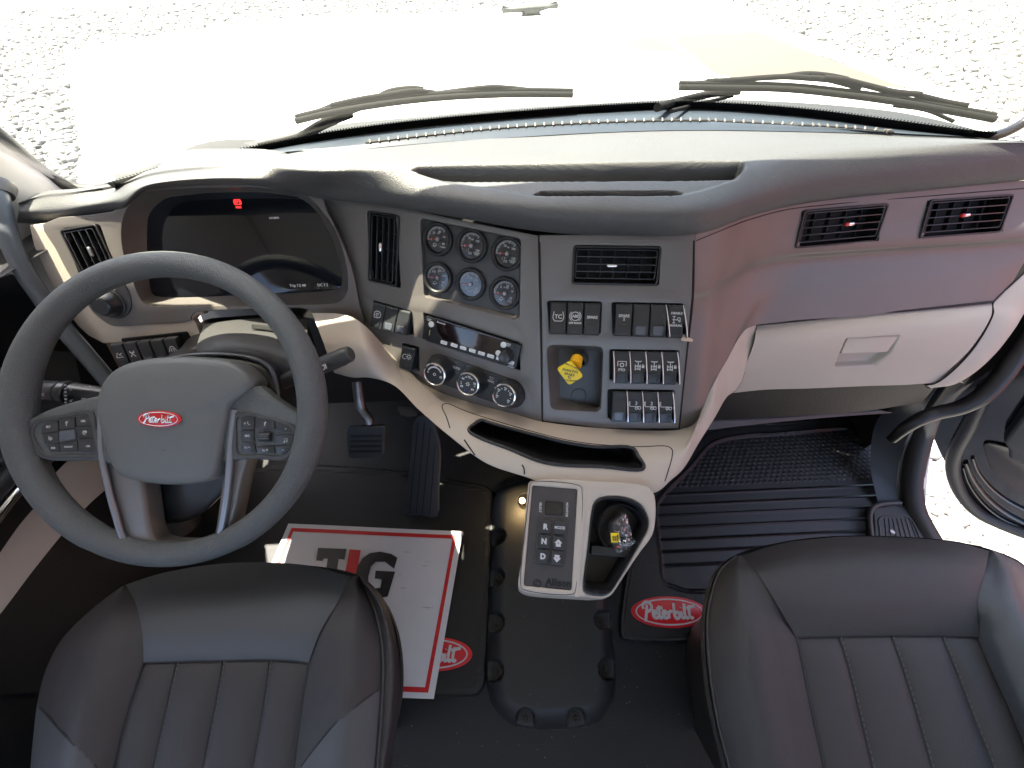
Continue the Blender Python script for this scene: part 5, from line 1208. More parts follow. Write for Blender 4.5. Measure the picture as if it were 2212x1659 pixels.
tunnel = thing('floor_cover', 'black raised floor cover panel bolted between the two floor mats', 'floor cover', tuple(Wz(1190, 1400, 0)))
tc.parent = tunnel; tc.matrix_parent_inverse = WM[tunnel.name].inverted()
bolt = lathemesh('b', [(0, .003), (.0022, .003), (.0024, .006), (.0045, .0065), (.0052, .005), (.0056, .001), (.0105, .0008), (.0108, 0)], 24)
for p in npos: link('cover_bolt', bolt, BLACK, tunnel, Matrix.Translation((p.x, p.y, .0135)))
# ---- passenger floor mat
pm = thing('passenger_floor_mat', 'ribbed and dimpled black rubber mat with a whole red oval badge in the passenger footwell', 'floor mat', tuple(Wz(1600, 1200, 0)))
pl_ = smz([(1338, 1362), (1342, 1378), (1366, 1386), (1560, 1387), (1800, 1386), (2030, 1370), (2040, 1180), (1975, 1100), (1935, 1040), (1900, 905), (1700, 912), (1580, 918), (1520, 934), (1470, 985), (1425, 1050), (1395, 1090), (1352, 1240)], .01, 4)
ribs = [Wz(1650, y, .01).y for y in (1058, 1081, 1104, 1130, 1156, 1182, 1212)]
tri = [tuple(Wz(x, y, .01))[:2] for x, y in [(1440, 1262), (1700, 1262), (1890, 1200), (1905, 1120), (1925, 1050), (1890, 935), (1700, 935), (1580, 945), (1535, 960), (1490, 1010), (1440, 1060), (1422, 1085), (1418, 1100), (1428, 1200)]]
tri = [tuple(p) for p in sm(tri, True, 4)]
ytop = Wz(1650, 1050, .01).y
def mh(X, Y, D):
    T = sdist(X, Y, tri); ins = sst(0, .006, T)
    h = .012 - .007 * ins
    lip = np.exp(-(T / .004) ** 2) * .003; h = h + lip
    for r in ribs: h = h + ins * .0042 * sst(0, 1, (1 - np.abs(Y - r) / .0042).clip(0, 1)) * (T > .008)
    u = X / .017; v = Y / .0125; vv = np.floor(v); uu = u + .5 * (vv % 2)
    d = np.hypot((uu - np.floor(uu) - .5) * 1.3, v - vv - .5)
    h = h + ins * .0030 * sst(0, 1, (1 - d / .36).clip(0, 1)) * (Y > ytop + .008)
    # small pips on the flat border
    u = X / .006; v = Y / .006; d = np.hypot(u - np.floor(u) - .5, v - np.floor(v) - .5); h = h + (1 - ins) * .0007 * (d < .3) * (D > .010)
    h = h - .0015 * np.exp(-((D - .009) / .0015) ** 2)
    return h
MATG = mat('glossy_rubber_mat', (.009, .0095, .011), .42, bump=.2, bscale=900, vary=.15, vscale=20)
heightfield('mat_sheet', pl_, mh, .0022, MATG, pm, 0, .004)
def flatM(px, py, z, right):
    o = Wz(px, py, z); r = Wz(*right, z); ex = (r - o).normalized(); ez = Vector((0, 0, 1)); return mat4(ex, ez.cross(ex), ez, o)
zl = .0145
wE = (Wz(1528, 1322, zl) - Wz(1363, 1322, zl)).length; hE = (Wz(1445, 1289, zl) - Wz(1445, 1356, zl)).length
emblem('mat_badge', wE, hE, flatM(1445, 1322, .012, (1527, 1322)), pm, True, .003)
# ---- driver floor mat
dm = thing('driver_floor_mat', 'black rubber mat with a half hidden red oval badge under the white paper sheet', 'floor mat', tuple(Wz(850, 1300, 0)))
dl_ = smz([(1062, 1058), (1061, 1200), (1050, 1440), (1046, 1480), (1030, 1501), (990, 1504), (700, 1506), (380, 1500), (330, 1400), (380, 1150), (520, 1020), (800, 1010), (1000, 1040)], .01, 4)
def dh(X, Y, D):
    u = X / .006; v = Y / .006; d = np.hypot(u - np.floor(u) - .5, v - np.floor(v) - .5)
    st = (np.abs(D - .018) < .004) * (np.sin(Y * 600) > 0) * .0012
    return .010 + .0007 * (d < .3) * (D > .028) + st - .0015 * np.exp(-((D - .009) / .0015) ** 2)
heightfield('mat_sheet', dl_, dh, .003, MATM, dm, 0, .004)
emblem('mat_badge', wE, hE, flatM(936, 1412, .011, (1018, 1414)), dm, True, .003)
# ---- protective paper
pa = thing('paper_floor_mat', 'white paper sheet with red border and large TIG letters on the driver floor', 'paper sheet', tuple(Wz(780, 1300, .02)))
PP = Plane(Wz(1000, 1148, .024), Wz(937, 1510, .016), Wz(623, 1131, .03)); PP = Plane(Wz(623, 1131, .030), Wz(1000, 1148, .026), Wz(937, 1510, .017))
pc = [(623, 1131), (1000, 1148), (937, 1510), (470, 1493)]
def paperpt(u, v):
    a_ = lerp2(lerp2(pc[0], pc[1], u), lerp2(pc[3], pc[2], u), v); return a_
cor = PP.pts(pc)
def pb(u, v, dz=0):
    x = (cor[0][0] * (1 - u) + cor[1][0] * u) * (1 - v) + (cor[3][0] * (1 - u) + cor[2][0] * u) * v
    y = (cor[0][1] * (1 - u) + cor[1][1] * u) * (1 - v) + (cor[3][1] * (1 - u) + cor[2][1] * u) * v
    z = .0016 * math.sin(7 * u + 3 * v) * math.sin(5 * v + 1)
    return PP.M() @ Vector((x, y, z + dz))
Gp = np.array([[tuple(pb(i / 60, j / 60)) for i in range(61)] for j in range(61)])
link('sheet', gridmesh('sheet', Gp, .0006, 60), PAPER, pa)
def onpaper(name, loops, m, h=.0012):
    return shape(name, loops, h - .0004, h + .0004, 0, m, pa, PP.M())
def pbx(u, v): q = PP.M().inverted() @ pb(u, v); return (q.x, q.y)
E1 = [pbx(.035, .04), pbx(.965, .04), pbx(.965, .965), pbx(.035, .965)]; E2 = [pbx(.055, .062), pbx(.945, .062), pbx(.945, .942), pbx(.055, .942)]
def strip_on(name, uv, m, w=.02):
    pass
def drape(name, u0, v0, u1, v1, m, n=40):
    G_ = np.array([[tuple(pb(u0 + (u1 - u0) * i / n, v0 + (v1 - v0) * j / n, .0010)) for i in range(n + 1)] for j in range(n + 1)]); return link(name, gridmesh(name, G_, 0, 60), m, pa)
for r in ((.03, .030, .97, .056), (.03, .944, .97, .970), (.03, .056, .049, .944), (.951, .056, .97, .944)): drape('border_line', *r, REDP)
def pw(L): return PP.pts(L)
onpaper('letter', [pw([(688, 1184), (749, 1186), (745, 1209), (732, 1208), (720, 1287), (697, 1286), (709, 1207), (700, 1207), (698, 1212), (684, 1211)])], BLACK, .0025).name = 'letter_t'
onpaper('letter', [pw([(756, 1187), (780, 1189), (762, 1289), (737, 1288)])], REDP, .0025).name = 'letter_i'
g_ = [(859, 1205), (846, 1197), (822, 1192), (800, 1195), (785, 1205), (774, 1221), (767, 1246), (766, 1268), (772, 1284), (788, 1292), (812, 1294), (838, 1289), (854, 1235), (812, 1233), (810, 1250), (826, 1251), (822, 1270), (806, 1271), (796, 1264), (796, 1246), (802, 1224), (812, 1214), (832, 1214), (852, 1229)]
onpaper('letter', [pw(g_)], BLACK, .0025).name = 'letter_g'
fl_ = thing('footwell_lamp', 'small warm lit courtesy lamp glowing under the left side of the shifter console', 'lamp', tuple(Wz(1128, 1082, .12)))
lm = Matrix.Translation(Wz(1128, 1082, .115)); link('lamp_lens', lathemesh('l', [(0, -.004), (.006, -.003), (.008, 0), (.008, .004), (0, .004)], 20), mat('lamp_lens', (.8, .6, .3), .4, emit=((1, .65, .25), 1.5)), fl_, lm)
lp_ = bpy.data.lights.new('footwell_lamp_light', 'POINT'); lp_.energy = .12; lp_.color = (1, .68, .32); lp_.shadow_soft_size = .01; lo2 = bpy.data.objects.new('lamp_bulb', lp_); COL.objects.link(lo2); lo2.location = Wz(1128, 1082, .10)
# ---- pedals
def pd(name, label): return thing(name, label, 'pedal', (0, .5, .1))
bk = thing('brake_pedal', 'short square brake pedal on a bent steel arm', 'pedal', tuple(W(790, 950, .95)))
PB = PlPx((747, 932, .93), (831, 923, .93), (760, 992, .96))
shape('pedal_pad', [rpoly(PB.pts([(752, 922), (831, 920), (829, 982), (820, 991), (762, 992), (752, 986), (747, 935)]), .006)], -.012, 0, .003, mat('pedal_rubber', (.05, .055, .06), .55, bump=.5, bscale=200, vary=.3, vscale=40), bk, PB.M())
for y in (940, 951, 962, 973): shape('pedal_rib', [rpoly(PB.pts([(757, y), (824, y - 1), (824, y + 4), (757, y + 5)]), .001)], 0, .002, .0008, RUB, bk, PB.M())
tube('pedal_arm', [W(772, 825, .93), W(776, 860, .935), (W(782, 885, .94)), W(796, 905, .94), W(800, 930, .945)], .011, STEEL, bk, radii=[.012, .012, .012, .011, .010])
ac = thing('accelerator_pedal', 'long ribbed accelerator pedal standing on the floor', 'pedal', tuple(Wz(910, 1115, .02)))
AP = Plane(Wz(874, 1108, .03), Wz(943, 1116, .03), W(912, 902, 1.03))
shape('pedal_plate', [sm(AP.pts([(874, 1110), (880, 1050), (888, 970), (891, 925), (898, 906), (913, 899), (926, 903), (938, 920), (949, 958), (951, 989), (947, 1060), (943, 1117), (910, 1114)]), True, 3)], -.012, 0, .003, mat('accelerator_rubber', (.045, .05, .06), .5, bump=.3, bscale=300), ac, AP.M())
for x in (898, 912, 925): tube('pedal_groove', [AP.hit(x - 13 + 13 * 0, 1108, .0003), AP.hit(x + 5, 912 if x < 920 else 925, .0003)], .0013, DEEP, ac, smooth=False, res=2)
tube('pedal_groove', [AP.hit(928, 1112, .0003), AP.hit(940, 960, .0003)], .0013, DEEP, ac, smooth=False, res=2)
PBk = PlPx((858, 885, .95), (900, 890, .95), (865, 900, .97)); shape('pedal_bracket', [rpoly(PBk.pts([(858, 884), (890, 887), (901, 899), (880, 901), (866, 897)]), .002)], -.01, 0, .001, GREYD, ac, PBk.M())
# steering shaft boot seen through the wheel
lathe('shaft_boot', [(.05, 0), (.045, .03), (.05, .05), (.042, .08), (.046, .1), (.038, .14)], RUB, col_, Matrix.Translation(W(380, 1140, .95)) @ Matrix.Rotation(R(-30), 4, 'X'))
# ---- driver side footwell trim and door
ld = thing('driver_door', 'closed driver door with beige lower panel and chrome strip', 'door', (-.95, .1, .1))
XL = -.945
def WxL(p, x=XL): return Wx(p[0], p[1], x)
PX = Plane(Vector((XL, 0, 0)), Vector((XL, 1, 0)), Vector((XL, 0, 1)))
def yz(p, x=XL): q = Wx(p[0], p[1], x); return (q.y, q.z)
win = [(-.55, .70), (.35, .66), (.50, .62), (.52, .70), (.40, 1.40), (-.55, 1.42)]
MX = mat4(Vector((0, 1, 0)), Vector((0, 0, 1)), Vector((1, 0, 0)), Vector((XL, 0, 0)))
# ---- cab shell (outside the picture except for its front edges)
CABM = mat('cab_lining', (.62, .61, .59), .7)
wl = shape('wall_left', [[(-.95, -.02), (.80, -.02), (.80, .50), (.66, .66), (.42, 1.45), (.40, 1.55), (-.95, 1.55)], [(-.70, .66), (-.18, .66), (-.18, 1.34), (-.70, 1.34)], [(.40, .60), (.56, .58), (.60, .64), (.42, .70)]], -.06, -.03, .002, CABM, None, MX); struct(wl)
MX2 = mat4(Vector((0, 1, 0)), Vector((0, 0, 1)), Vector((1, 0, 0)), Vector((1.15, 0, 0)))
wr = shape('wall_right', [[(-.95, -.02), (-.40, -.02), (-.40, 1.40), (.40, 1.40), (.42, 1.55), (-.95, 1.55)]], 0, .03, .002, CABM, None, MX2); struct(wr)
rf = box('ceiling', 2.2, 1.62, .03, CABM, None, Matrix.Translation((.085, -.14, 1.565)), .005); struct(rf)
wb = shape('wall_back', [[(-.985, -.03), (1.155, -.03), (1.155, 1.56), (-.985, 1.56)], [(-.55, .72), (.72, .72), (.72, 1.36), (-.55, 1.36)]], -.015, .015, .002, CABM, None, mat4(Vector((1, 0, 0)), Vector((0, 0, 1)), Vector((0, -1, 0)), Vector((0, -.96, 0)))); struct(wb)  # rear opening added so sky light fills in from behind
# door parts
bp2 = [(0, 1190), (60, 1085), (84, 1067), (230, 1000), (238, 1043), (194, 1089), (150, 1136), (0, 1327), (-200, 1560), (-200, 1400)]
PD = Plane(Wx(0, 1190, -.93), Wx(150, 1136, -.88), Wx(0, 1327, -.88))
loft('door_lower_panel', [[Wx(-150, 1330, -.93), Wx(-40, 1220, -.93), Wx(40, 1110, -.93), Wx(90, 1055, -.93), Wx(160, 985, -.93), Wx(240, 950, -.93)], [Wx(-150, 1510, -.90), Wx(0, 1327, -.90), Wx(75, 1228, -.90), Wx(150, 1136, -.90), Wx(196, 1086, -.90), Wx(262, 1030, -.90)]], 60, 12, BEIGE, ld)
lowr = [Wx(-150, 1510, -.90), Wx(0, 1327, -.90), Wx(75, 1228, -.90), Wx(150, 1136, -.90), Wx(196, 1086, -.90), Wx(262, 1030, -.90)]
loft('door_kick_panel', [lowr, [Vector((-.905, p.y, -.03)) for p in lowr]], 30, 4, CARP, ld)
box('door_lining', .02, 1.25, .50, CARP, ld, Matrix.Translation((-.935, -.30, .23)), .004)
tube('chrome_strip', [Wx(-60, 1195, -.90), Wx(0, 1110, -.90), Wx(40, 1060, -.90), Wx(66, 1034, -.90), Wx(110, 985, -.90)], .008, CHR, ld)
tube('door_seal', [Wx(-80, 1140, -.915), Wx(0, 1050, -.915), Wx(60, 975, -.915), Wx(130, 890, -.915)], .016, SEAL, ld)
link('door_inner_panel', mesh('p', [Wx(-200, 640, -.96), Wx(0, 600, -.96), Wx(130, 560, -.96), Wx(260, 800, -.96), Wx(200, 1000, -.96), Wx(0, 1200, -.96), Wx(-200, 1300, -.96)], [tuple(range(7))], False), BLACK, ld)
loft('armrest', [[Wx(-120, 860, -.93), Wx(0, 795, -.93), Wx(70, 760, -.93), Wx(160, 760, -.94)], [Wx(-120, 930, -.90), Wx(0, 880, -.90), Wx(80, 850, -.90), Wx(180, 860, -.92)], [Wx(-120, 1010, -.93), Wx(0, 985, -.93), Wx(80, 940, -.93), Wx(180, 930, -.94)]], 30, 16, GREYD, ld)
tube('door_trim_strip', [Wx(0, 1000, -.925), Wx(14, 982, -.925), Wx(32, 962, -.925)], .007, GREYD, ld, smooth=False)
# A pillar, left
pil = thing('pillar_trim', 'beige windshield pillar trim at the left end of the dashboard', 'pillar', tuple(W(60, 430, .74)))
loft('pillar_cover', [[W(-260, 60, .55), W(-120, 190, .62), W(0, 304, .70), W(80, 366, .76), (W(150, 414, .80)), W(246, 412, .82)],
     [W(-260, 230, .55), W(-120, 330, .62), W(-20, 400, .67), W(50, 430, .71), W(110, 448, .75), W(180, 440, .78)],
     [W(-260, 400, .60), W(-120, 450, .66), W(-20, 500, .70), W(40, 520, .73), W(80, 540, .76), W(130, 520, .79)],
     [W(-260, 520, .66), W(-120, 560, .70), W(20, 590, .74), W(70, 620, .77), W(100, 640, .79), W(150, 620, .81)]], 60, 40, BEIGE, pil)
pil2 = thing('pillar_trim', 'beige windshield pillar at the passenger end of the dashboard', 'pillar', (1.09, .72, .72))
ring = lambda c, a, b: [(c[0] + a * cos(t), c[1] + b * sin(t), c[2]) for t in np.linspace(0, 2 * pi, 25)[:-1]]
ringloft('pillar_cover', [ring((1.10, .78, .62), .045, .07), ring((1.10, .74, .80), .045, .06), ring((1.09, .62, 1.1), .04, .05), ring((1.07, .52, 1.5), .04, .05)], BEIGE, pil2)
gh = thing('grab_bar', 'grey tubular grab handle curving down the left pillar', 'grab handle', tuple(W(30, 480, .68)))
tube('handle_bar', [W(-8, 400, .665), W(0, 440, .655), W(12, 490, .655), W(30, 540, .66), W(58, 595, .67), W(92, 645, .685), W(130, 700, .70), (W(185, 765, .72)), W(240, 830, .74)], .0135, mat('handle_grey_rubber', (.07, .08, .09), .4, bump=.2, bscale=600), gh)
lathe('handle_boss', [(.021, 0), (.022, .006), (.019, .016), (.017, .022), (.0, .022)], GREY, gh, mat4(*(lambda d: ((d.cross(Vector((1, 0, 0)))).normalized(), d.cross(d.cross(Vector((1, 0, 0))).normalized()), d))((W(4, 440, .66) - W(-6, 396, .665)).normalized()), W(-6, 398, .665)))
# ---- passenger door side
ps2 = thing('passenger_door_frame', 'dark door sill, seal and pillar around the open passenger doorway', 'door frame', (1.12, .4, 0))
XR = 1.10
tube('door_seal', [Wx(x, y, XR) for x, y in [(2075, 815), (2040, 850), (2010, 890), (1990, 945), (1976, 1000), (1970, 1050), (1976, 1100), (1992, 1135), (2012, 1170), (2060, 1250)]], .024, SEAL, ps2)
loft('sill_strip', [[Wx(x, y, XR - .03) for x, y in [(2026, 826), (1990, 886), (1966, 935), (1948, 975), (1936, 1045), (1936, 1088), (1950, 1120)]], [Wx(x, y, XR - .012) for x, y in [(2040, 826), (2005, 888), (1982, 940), (1963, 980), (1951, 1045), (1952, 1090), (1966, 1120)]]], 50, 6, GREY, ps2, solid=.004)
loft('kick_panel', [[Wx(1990, 860, 1.02), Wx(1900, 900, 1.02), Wx(1880, 1000, 1.02), Wx(1900, 1100, 1.02)], [Wx(x, y, XR - .028) for x, y in [(2026, 830), (1966, 935), (1937, 1045), (1950, 1125)]]], 20, 8, BLACK, ps2)
sp = [(1882, 1098), (1890, 1090), (1935, 1087), (1972, 1092), (1990, 1120), (2020, 1165), (2060, 1230), (1890, 1230)]
heightfield('step_plate', [tuple(Wz(x, y, .03))[:2] for x, y in sp], lambda X, Y, D: .030 + 0 * X, .004, BLACK, ps2, 0, .004)
tube('step_rim', [Wz(x, y, .032) for x, y in [(1888, 1240), (1885, 1180), (1880, 1130), (1880, 1108), (1890, 1094), (1910, 1088), (1945, 1086)]], .006, GREYD, ps2)
tube('step_pad_outline', [Wz(x, y, .031) for x, y in [(1902, 1165), (1900, 1140), (1898, 1125), (1905, 1117), (1930, 1114), (1955, 1114), (1968, 1122), (1980, 1145), (1990, 1170)]], .002, GREYD, ps2)
for k in range(7): tube('step_pad_rib', [Wz(1911 + k * 9, 1120, .031), Wz(1916 + k * 11, 1168, .031)], .0012, GREYD, ps2, smooth=False, res=2)
lathe('step_screw', [(0, .002), (.004, .002), (.006, .003), (.007, 0)], STEEL, ps2, Matrix.Translation(Wz(1927, 1150, .031)))
loft('sill_body', [[Wx(2018, 940, XR + .03), Wx(2010, 985, XR + .03), Wx(2003, 1040, XR + .03), Wx(2000, 1085, XR + .03)], [Wx(2012, 940, XR + .01), Wx(2002, 985, XR + .01), Wx(1996, 1040, XR + .01), Wx(1994, 1085, XR + .01)]], 12, 4, WPAINT, ps2)
gb2 = thing('grab_bar', 'black tubular grab bar curving past the end of the glove box', 'grab handle', tuple(W(2074, 882, .85)))
tube('handle_bar', [W(2290, 600, .80), W(2225, 725, .82), W(2190, 775, .83), W(2156, 822, .845), W(2118, 858, .86), W(2075, 880, .88), W(2025, 892, .90), W(1988, 905, .91), W(1955, 925, .93), W(1925, 950, .96)], .0165, mat('bar_black', (.018, .017, .018), .38, bump=.15, bscale=500), gb2, radii=[.0175] * 5 + [.016, .0155, .015, .013, .010])
# open door
od = thing('passenger_door', 'open black passenger door with curved rubber seal hanging over gravel', 'door', (1.2, .5, 0))
H0 = Vector((1.19, .60, .0)); dr2 = Vector((.80, -.60, 0)).normalized()
OD = Plane(H0, H0 + dr2, H0 + Vector((0, 0, 1)))
oL = [(2010, 800), (2012, 900), (2017, 950), (2030, 980), (2050, 1018), (2070, 1055), (2084, 1082), (2095, 1106), (2112, 1124), (2160, 1140), (2230, 1166), (2420, 1240), (2560, 1000), (2560, 520), (2260, 500), (2110, 620)]
shape('door_shell', [OD.pts(oL)], -.05, 0, .006, PIANO, od, OD.M())
tube('door_seal', [OD.hit(x, y, .012) for x, y in [(2130, 840), (2108, 890), (2085, 935), (2066, 970), (2058, 1005), (2064, 1040), (2085, 1080), (2120, 1112), (2170, 1136), (2240, 1162)]], .017, SEAL, od)
for L, r_ in (([(2085, 1000), (2100, 1035), (2130, 1075), (2170, 1108), (2240, 1145)], .006), ([(2080, 1010), (2092, 1045), (2120, 1085), (2160, 1118), (2240, 1155)], .0035), ([(2100, 990), (2112, 1020), (2140, 1055), (2180, 1085), (2240, 1115)], .004)):
    tube('door_pressing', [OD.hit(x, y, .004) for x, y in L], r_, PIANO, od)
shape('door_trim_panel', [rpoly(OD.pts([(2168, 930), (2240, 830), (2400, 700), (2500, 900), (2400, 1060), (2230, 988), (2200, 975), (2180, 965), (2178, 945)]), .01)], .0, .045, .008, GREYD, od, OD.M())
shape('door_pocket', [rpoly(OD.pts([(2120, 950), (2175, 960), (2240, 995), (2300, 1080), (2200, 1060), (2140, 1010)]), .02)], .0, .008, .004, mat('door_inner_brown', (.03, .022, .02), .25, coat=.5), od, OD.M())
# ================================================================== WINDSHIELD
ws = thing('windshield', 'clear windshield with dotted black edge above the dashboard', 'windshield', (.1, .9, .82))
base = [(60, 352), (110, 388), (165, 412), (245, 404), (430, 352), (592, 318), (719, 293), (900, 269), (1104, 250), (1300, 236), (1493, 229), (1718, 243), (1928, 270), (2060, 288), (2140, 296), (2200, 285), (2260, 262)]
bz = [.80 + .0 * i for i in range(len(base))]
B_ = [Wz(x, y, .815) for x, y in base]
Pt = [W(-10, 296, .70), W(60, 352, .75), W(110, 388, .785), W(165, 413, .80)]
B_ = [Wz(x, y, .815) for x, y in base[3:-2]]
upv = Vector((0, -.32, .58)); right_end = B_[-1]
B_ = [W(165, 414, .81)] + B_
G = grid([B_, [b + upv * .5 + Vector((0, .0, 0)) for b in B_], [b + upv for b in B_]], 120, 24)
WGL = bpy.data.materials.new('windshield_glass'); WGL.use_nodes = True; glassmat(WGL, (.81, .82, .75), dust=.012)
glass = link('glass_pane', gridmesh('glass_pane', G, 0, 80), WGL, ws)
bgl = bvh_of(glass)
FR = mat('frit_black', (.006, .006, .006), .4)
# frit band
def offs(P, d): return [p + upv.normalized() * d + Vector((0, -.001, 0)) for p in P]
BB = cat([Vector(b) for b in B_[1:]], 0, 0, False, 6)
link('frit_band', gridmesh('frit', np.array([[tuple(p) for p in offs(BB, -.012)], [tuple(p) for p in offs(BB, .011)]]), 0), FR, ws)
Lc = np.r_[0, np.cumsum([(BB[i + 1] - BB[i]).length for i in range(len(BB) - 1)])]; BA = np.array([tuple(p) for p in BB])
dots = []; nd = int(Lc[-1] / .0052)
for k in range(nd):
    s_ = Lc[-1] * k / nd; p = Vector([np.interp(s_, Lc, BA[:, i]) for i in range(3)]) + upv.normalized() * (.0125) + Vector((0, -.001, 0))
    dots.append(p)
V = []; Fc = []
for p in dots:
    b0_ = len(V)
    for k in range(6): V.append(p + Vector((cos(k * pi / 3) * .0018, 0, 0)) + upv.normalized() * sin(k * pi / 3) * .0018)
    Fc.append(tuple(range(b0_, b0_ + 6)))
stuff(link('frit_dots', mesh('frit_dots', V, Fc, False), FR, ws))
# left edge of the glass along the pillar
le = [W(-60, 250, .665), W(0, 293, .70), W(60, 345, .75), W(110, 383, .785), W(150, 404, .80), W(200, 412, .815), W(248, 405, .82), W(330, 375, .83)]
tube('glass_seal', le, .012, FR, ws)
re_ = [W(2110, 296, .725), W(2150, 293, .73), W(2185, 280, .73), W(2215, 262, .725), W(2280, 215, .70)]
tube('glass_seal', re_, .0085, FR, ws)
x_ = W(2188, 222, .72); 
PGx = PlPx((2150, 215, .72), (2210, 240, .715), (2150, 260, .73))
x1, y1 = PGx.to2(2188, 222); 
link('glass_print', join('t', [(textmesh('t', 'PACCAR', .012, .0001, .0004), T3(x1, y1, 0, -.35, -1)), (strk('b', [[(a_, b_) for a_, b_ in (lambda q: q + [q[0]])(PGx.pts([(2196, 240), (2212, 246), (2212, 262), (2196, 254)]))]], .0006), None)]), GRP, ws, PGx.M())
# ================================================================== WIPERS
wipm = mat('wiper_black', (.005, .0055, .005), .8, bump=.3, bscale=150, spec=.2); ARM = mat('wiper_arm_black', (.006, .006, .006), .8, spec=.2)
def gp3(x, y, off=.02):
    p, n = hitb(bgl, x, y)
    if p is None: p = Wz(x, y, .87); n = Vector((0, -.8, .5))
    d = (p - CAM).dot(R3 @ Vector((0, 0, -1))); return W(x, y, d + off)
def wiper(label, blade, bridge, arm, head, loc):
    t = thing('windshield_wiper', label, 'wiper', tuple(gp3(*loc)), 'wipers on the windshield')
    tube('wiper_blade', [gp3(x, y, .012) for x, y in blade], .005, wipm, t, radii=None)
    tube('blade_bridge', [gp3(x, y - 9, .026) for x, y in blade], .0042, ARM, t)
    for b in bridge: tube('bridge_arch', [gp3(x, y, .030) for x, y in b], .0045, ARM, t)
    for a in arm: tube('wiper_arm', [gp3(x, y, .045) for x, y in a[0]], a[1], ARM, t)
    return t
wiper('black wiper on the left half of the windshield with its long arm behind it', [(638, 262), (720, 243), (820, 226), (920, 214), (1020, 207), (1120, 204), (1237, 205)],
      [[(716, 228), (780, 214), (850, 203), (880, 198), (905, 197), (940, 201)], [(940, 203), (1000, 195), (1060, 189), (1094, 190), (1150, 196), (1190, 202)], [(650, 250), (690, 240), (720, 228)], [(800, 224), (830, 212), (870, 200)]],
      [([(640, 300), (690, 268), (760, 238), (800, 222), (840, 200), (890, 193), (915, 195)], .006), ([(560, 318), (650, 296), (700, 270), (760, 245)], .007)], None, (900, 215))
wiper('black wiper on the right half of the windshield reaching the passenger corner', [(1467, 189), (1560, 190), (1700, 193), (1820, 205), (1940, 221), (2050, 240), (2150, 258)],
      [[(1525, 176), (1600, 172), (1650, 168), (1700, 166), (1750, 169), (1790, 172)], [(1780, 168), (1820, 172), (1870, 184), (1930, 198), (1990, 204)], [(1480, 183), (1530, 178), (1610, 172)], [(1980, 205), (2040, 220), (2090, 229)], [(1750, 168), (1790, 172), (1830, 182), (1860, 190)]],
      [([(1420, 232), (1480, 215), (1540, 202), (1600, 196)], .007), ([(1690, 166), (1740, 160), (1790, 164), (1830, 172)], .0045), ([(1450, 240), (1520, 222), (1585, 206)], .0035), ([(1930, 228), (2000, 238), (2060, 262)], .003)], None, (1700, 193))
# arm of the second wiper head
# ================================================================== HOOD / COWL / GRAVEL
truck = thing('truck_hood', 'white truck hood with a winged ornament beyond the windshield', 'hood', (.1, 1.4, .6))
lo_ = [(250, 386), (262, 382), (430, 350), (592, 318), (719, 292), (900, 268), (1104, 249), (1300, 236), (1493, 229), (1718, 243), (1928, 270), (2060, 288), (2150, 300)]
hi_ = [(240, 376), (275, 372), (400, 334), (560, 302), (700, 272), (900, 252), (1104, 234), (1300, 222), (1493, 214), (1720, 221), (1928, 240), (2040, 262), (2120, 284)]
CW = mat('cowl_grey', (.017, .016, .013), .55, bump=.5, bscale=250, vary=.3, vscale=80)
loft('cowl_panel', [[Wz(x, y + 10, .79) for x, y in lo_], [Wz(x, y, .79) for x, y in lo_], [Wz(x, y, .775) for x, y in hi_]], 200, 14, CW, truck)
h0 = [(200, 392), (262, 380), (400, 338), (560, 306), (700, 276), (900, 256), (1104, 238), (1300, 226), (1493, 218), (1720, 225), (1928, 244), (2040, 266), (2130, 290)]
h2 = [(161, 122), (240, 106), (350, 87), (480, 68), (600, 52), (800, 42), (1000, 33), (1120, 18), (1250, 5), (1508, -4), (1634, 66), (1858, 147), (2010, 212)]
hz = [.62, .65, .70, .72, .74, .75, .755, .755, .75, .745, .74, .72, .68]
ho = [Wz(x, y, z) for (x, y), z in zip(h0, [.70, .73, .755, .76, .76, .76, .76, .76, .76, .76, .755, .74, .70])]
hf_ = [Wz(x, y, z - .03) for (x, y), z in zip(h2, hz)]
hm_ = [a_ * .5 + b_ * .5 + Vector((0, 0, .035)) for a_, b_ in zip(ho, hf_)]
hood = loft('hood_panel', [[p - Vector((0, .03, .05)) for p in ho], ho, hm_, hf_, [p + Vector((0, .05, -.10)) for p in hf_]], 520, 260, WPAINT, truck, ang=80)
bh = bvh_of(hood)
def seam2(L, r=.0015, m=None):
    P = [hitb(bh, *p)[0] for p in L]; P = [p for p in P if p is not None]
    if len(P) > 1: tube('panel_line', P, r, m or GREYD, truck)
seam2([(1634, 66), (1700, 90), (1800, 130), (1858, 150), (1955, 190)], .0025)
CR = mat('cream_reflection_paint', (.095, .082, .062), .6)
# cream reflection painted into the hood colour on the passenger side
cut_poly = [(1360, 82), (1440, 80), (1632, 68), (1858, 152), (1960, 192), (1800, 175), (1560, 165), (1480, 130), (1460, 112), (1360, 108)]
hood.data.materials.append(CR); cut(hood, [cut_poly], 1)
for a_, b_, r_ in (((1438, 80), (1545, 172), .007),): tube('hood_crease', [hitb(bh, *lerp2(a_, b_, t))[0] for t in (0, .3, .6, 1)], r_, WPAINT, truck)
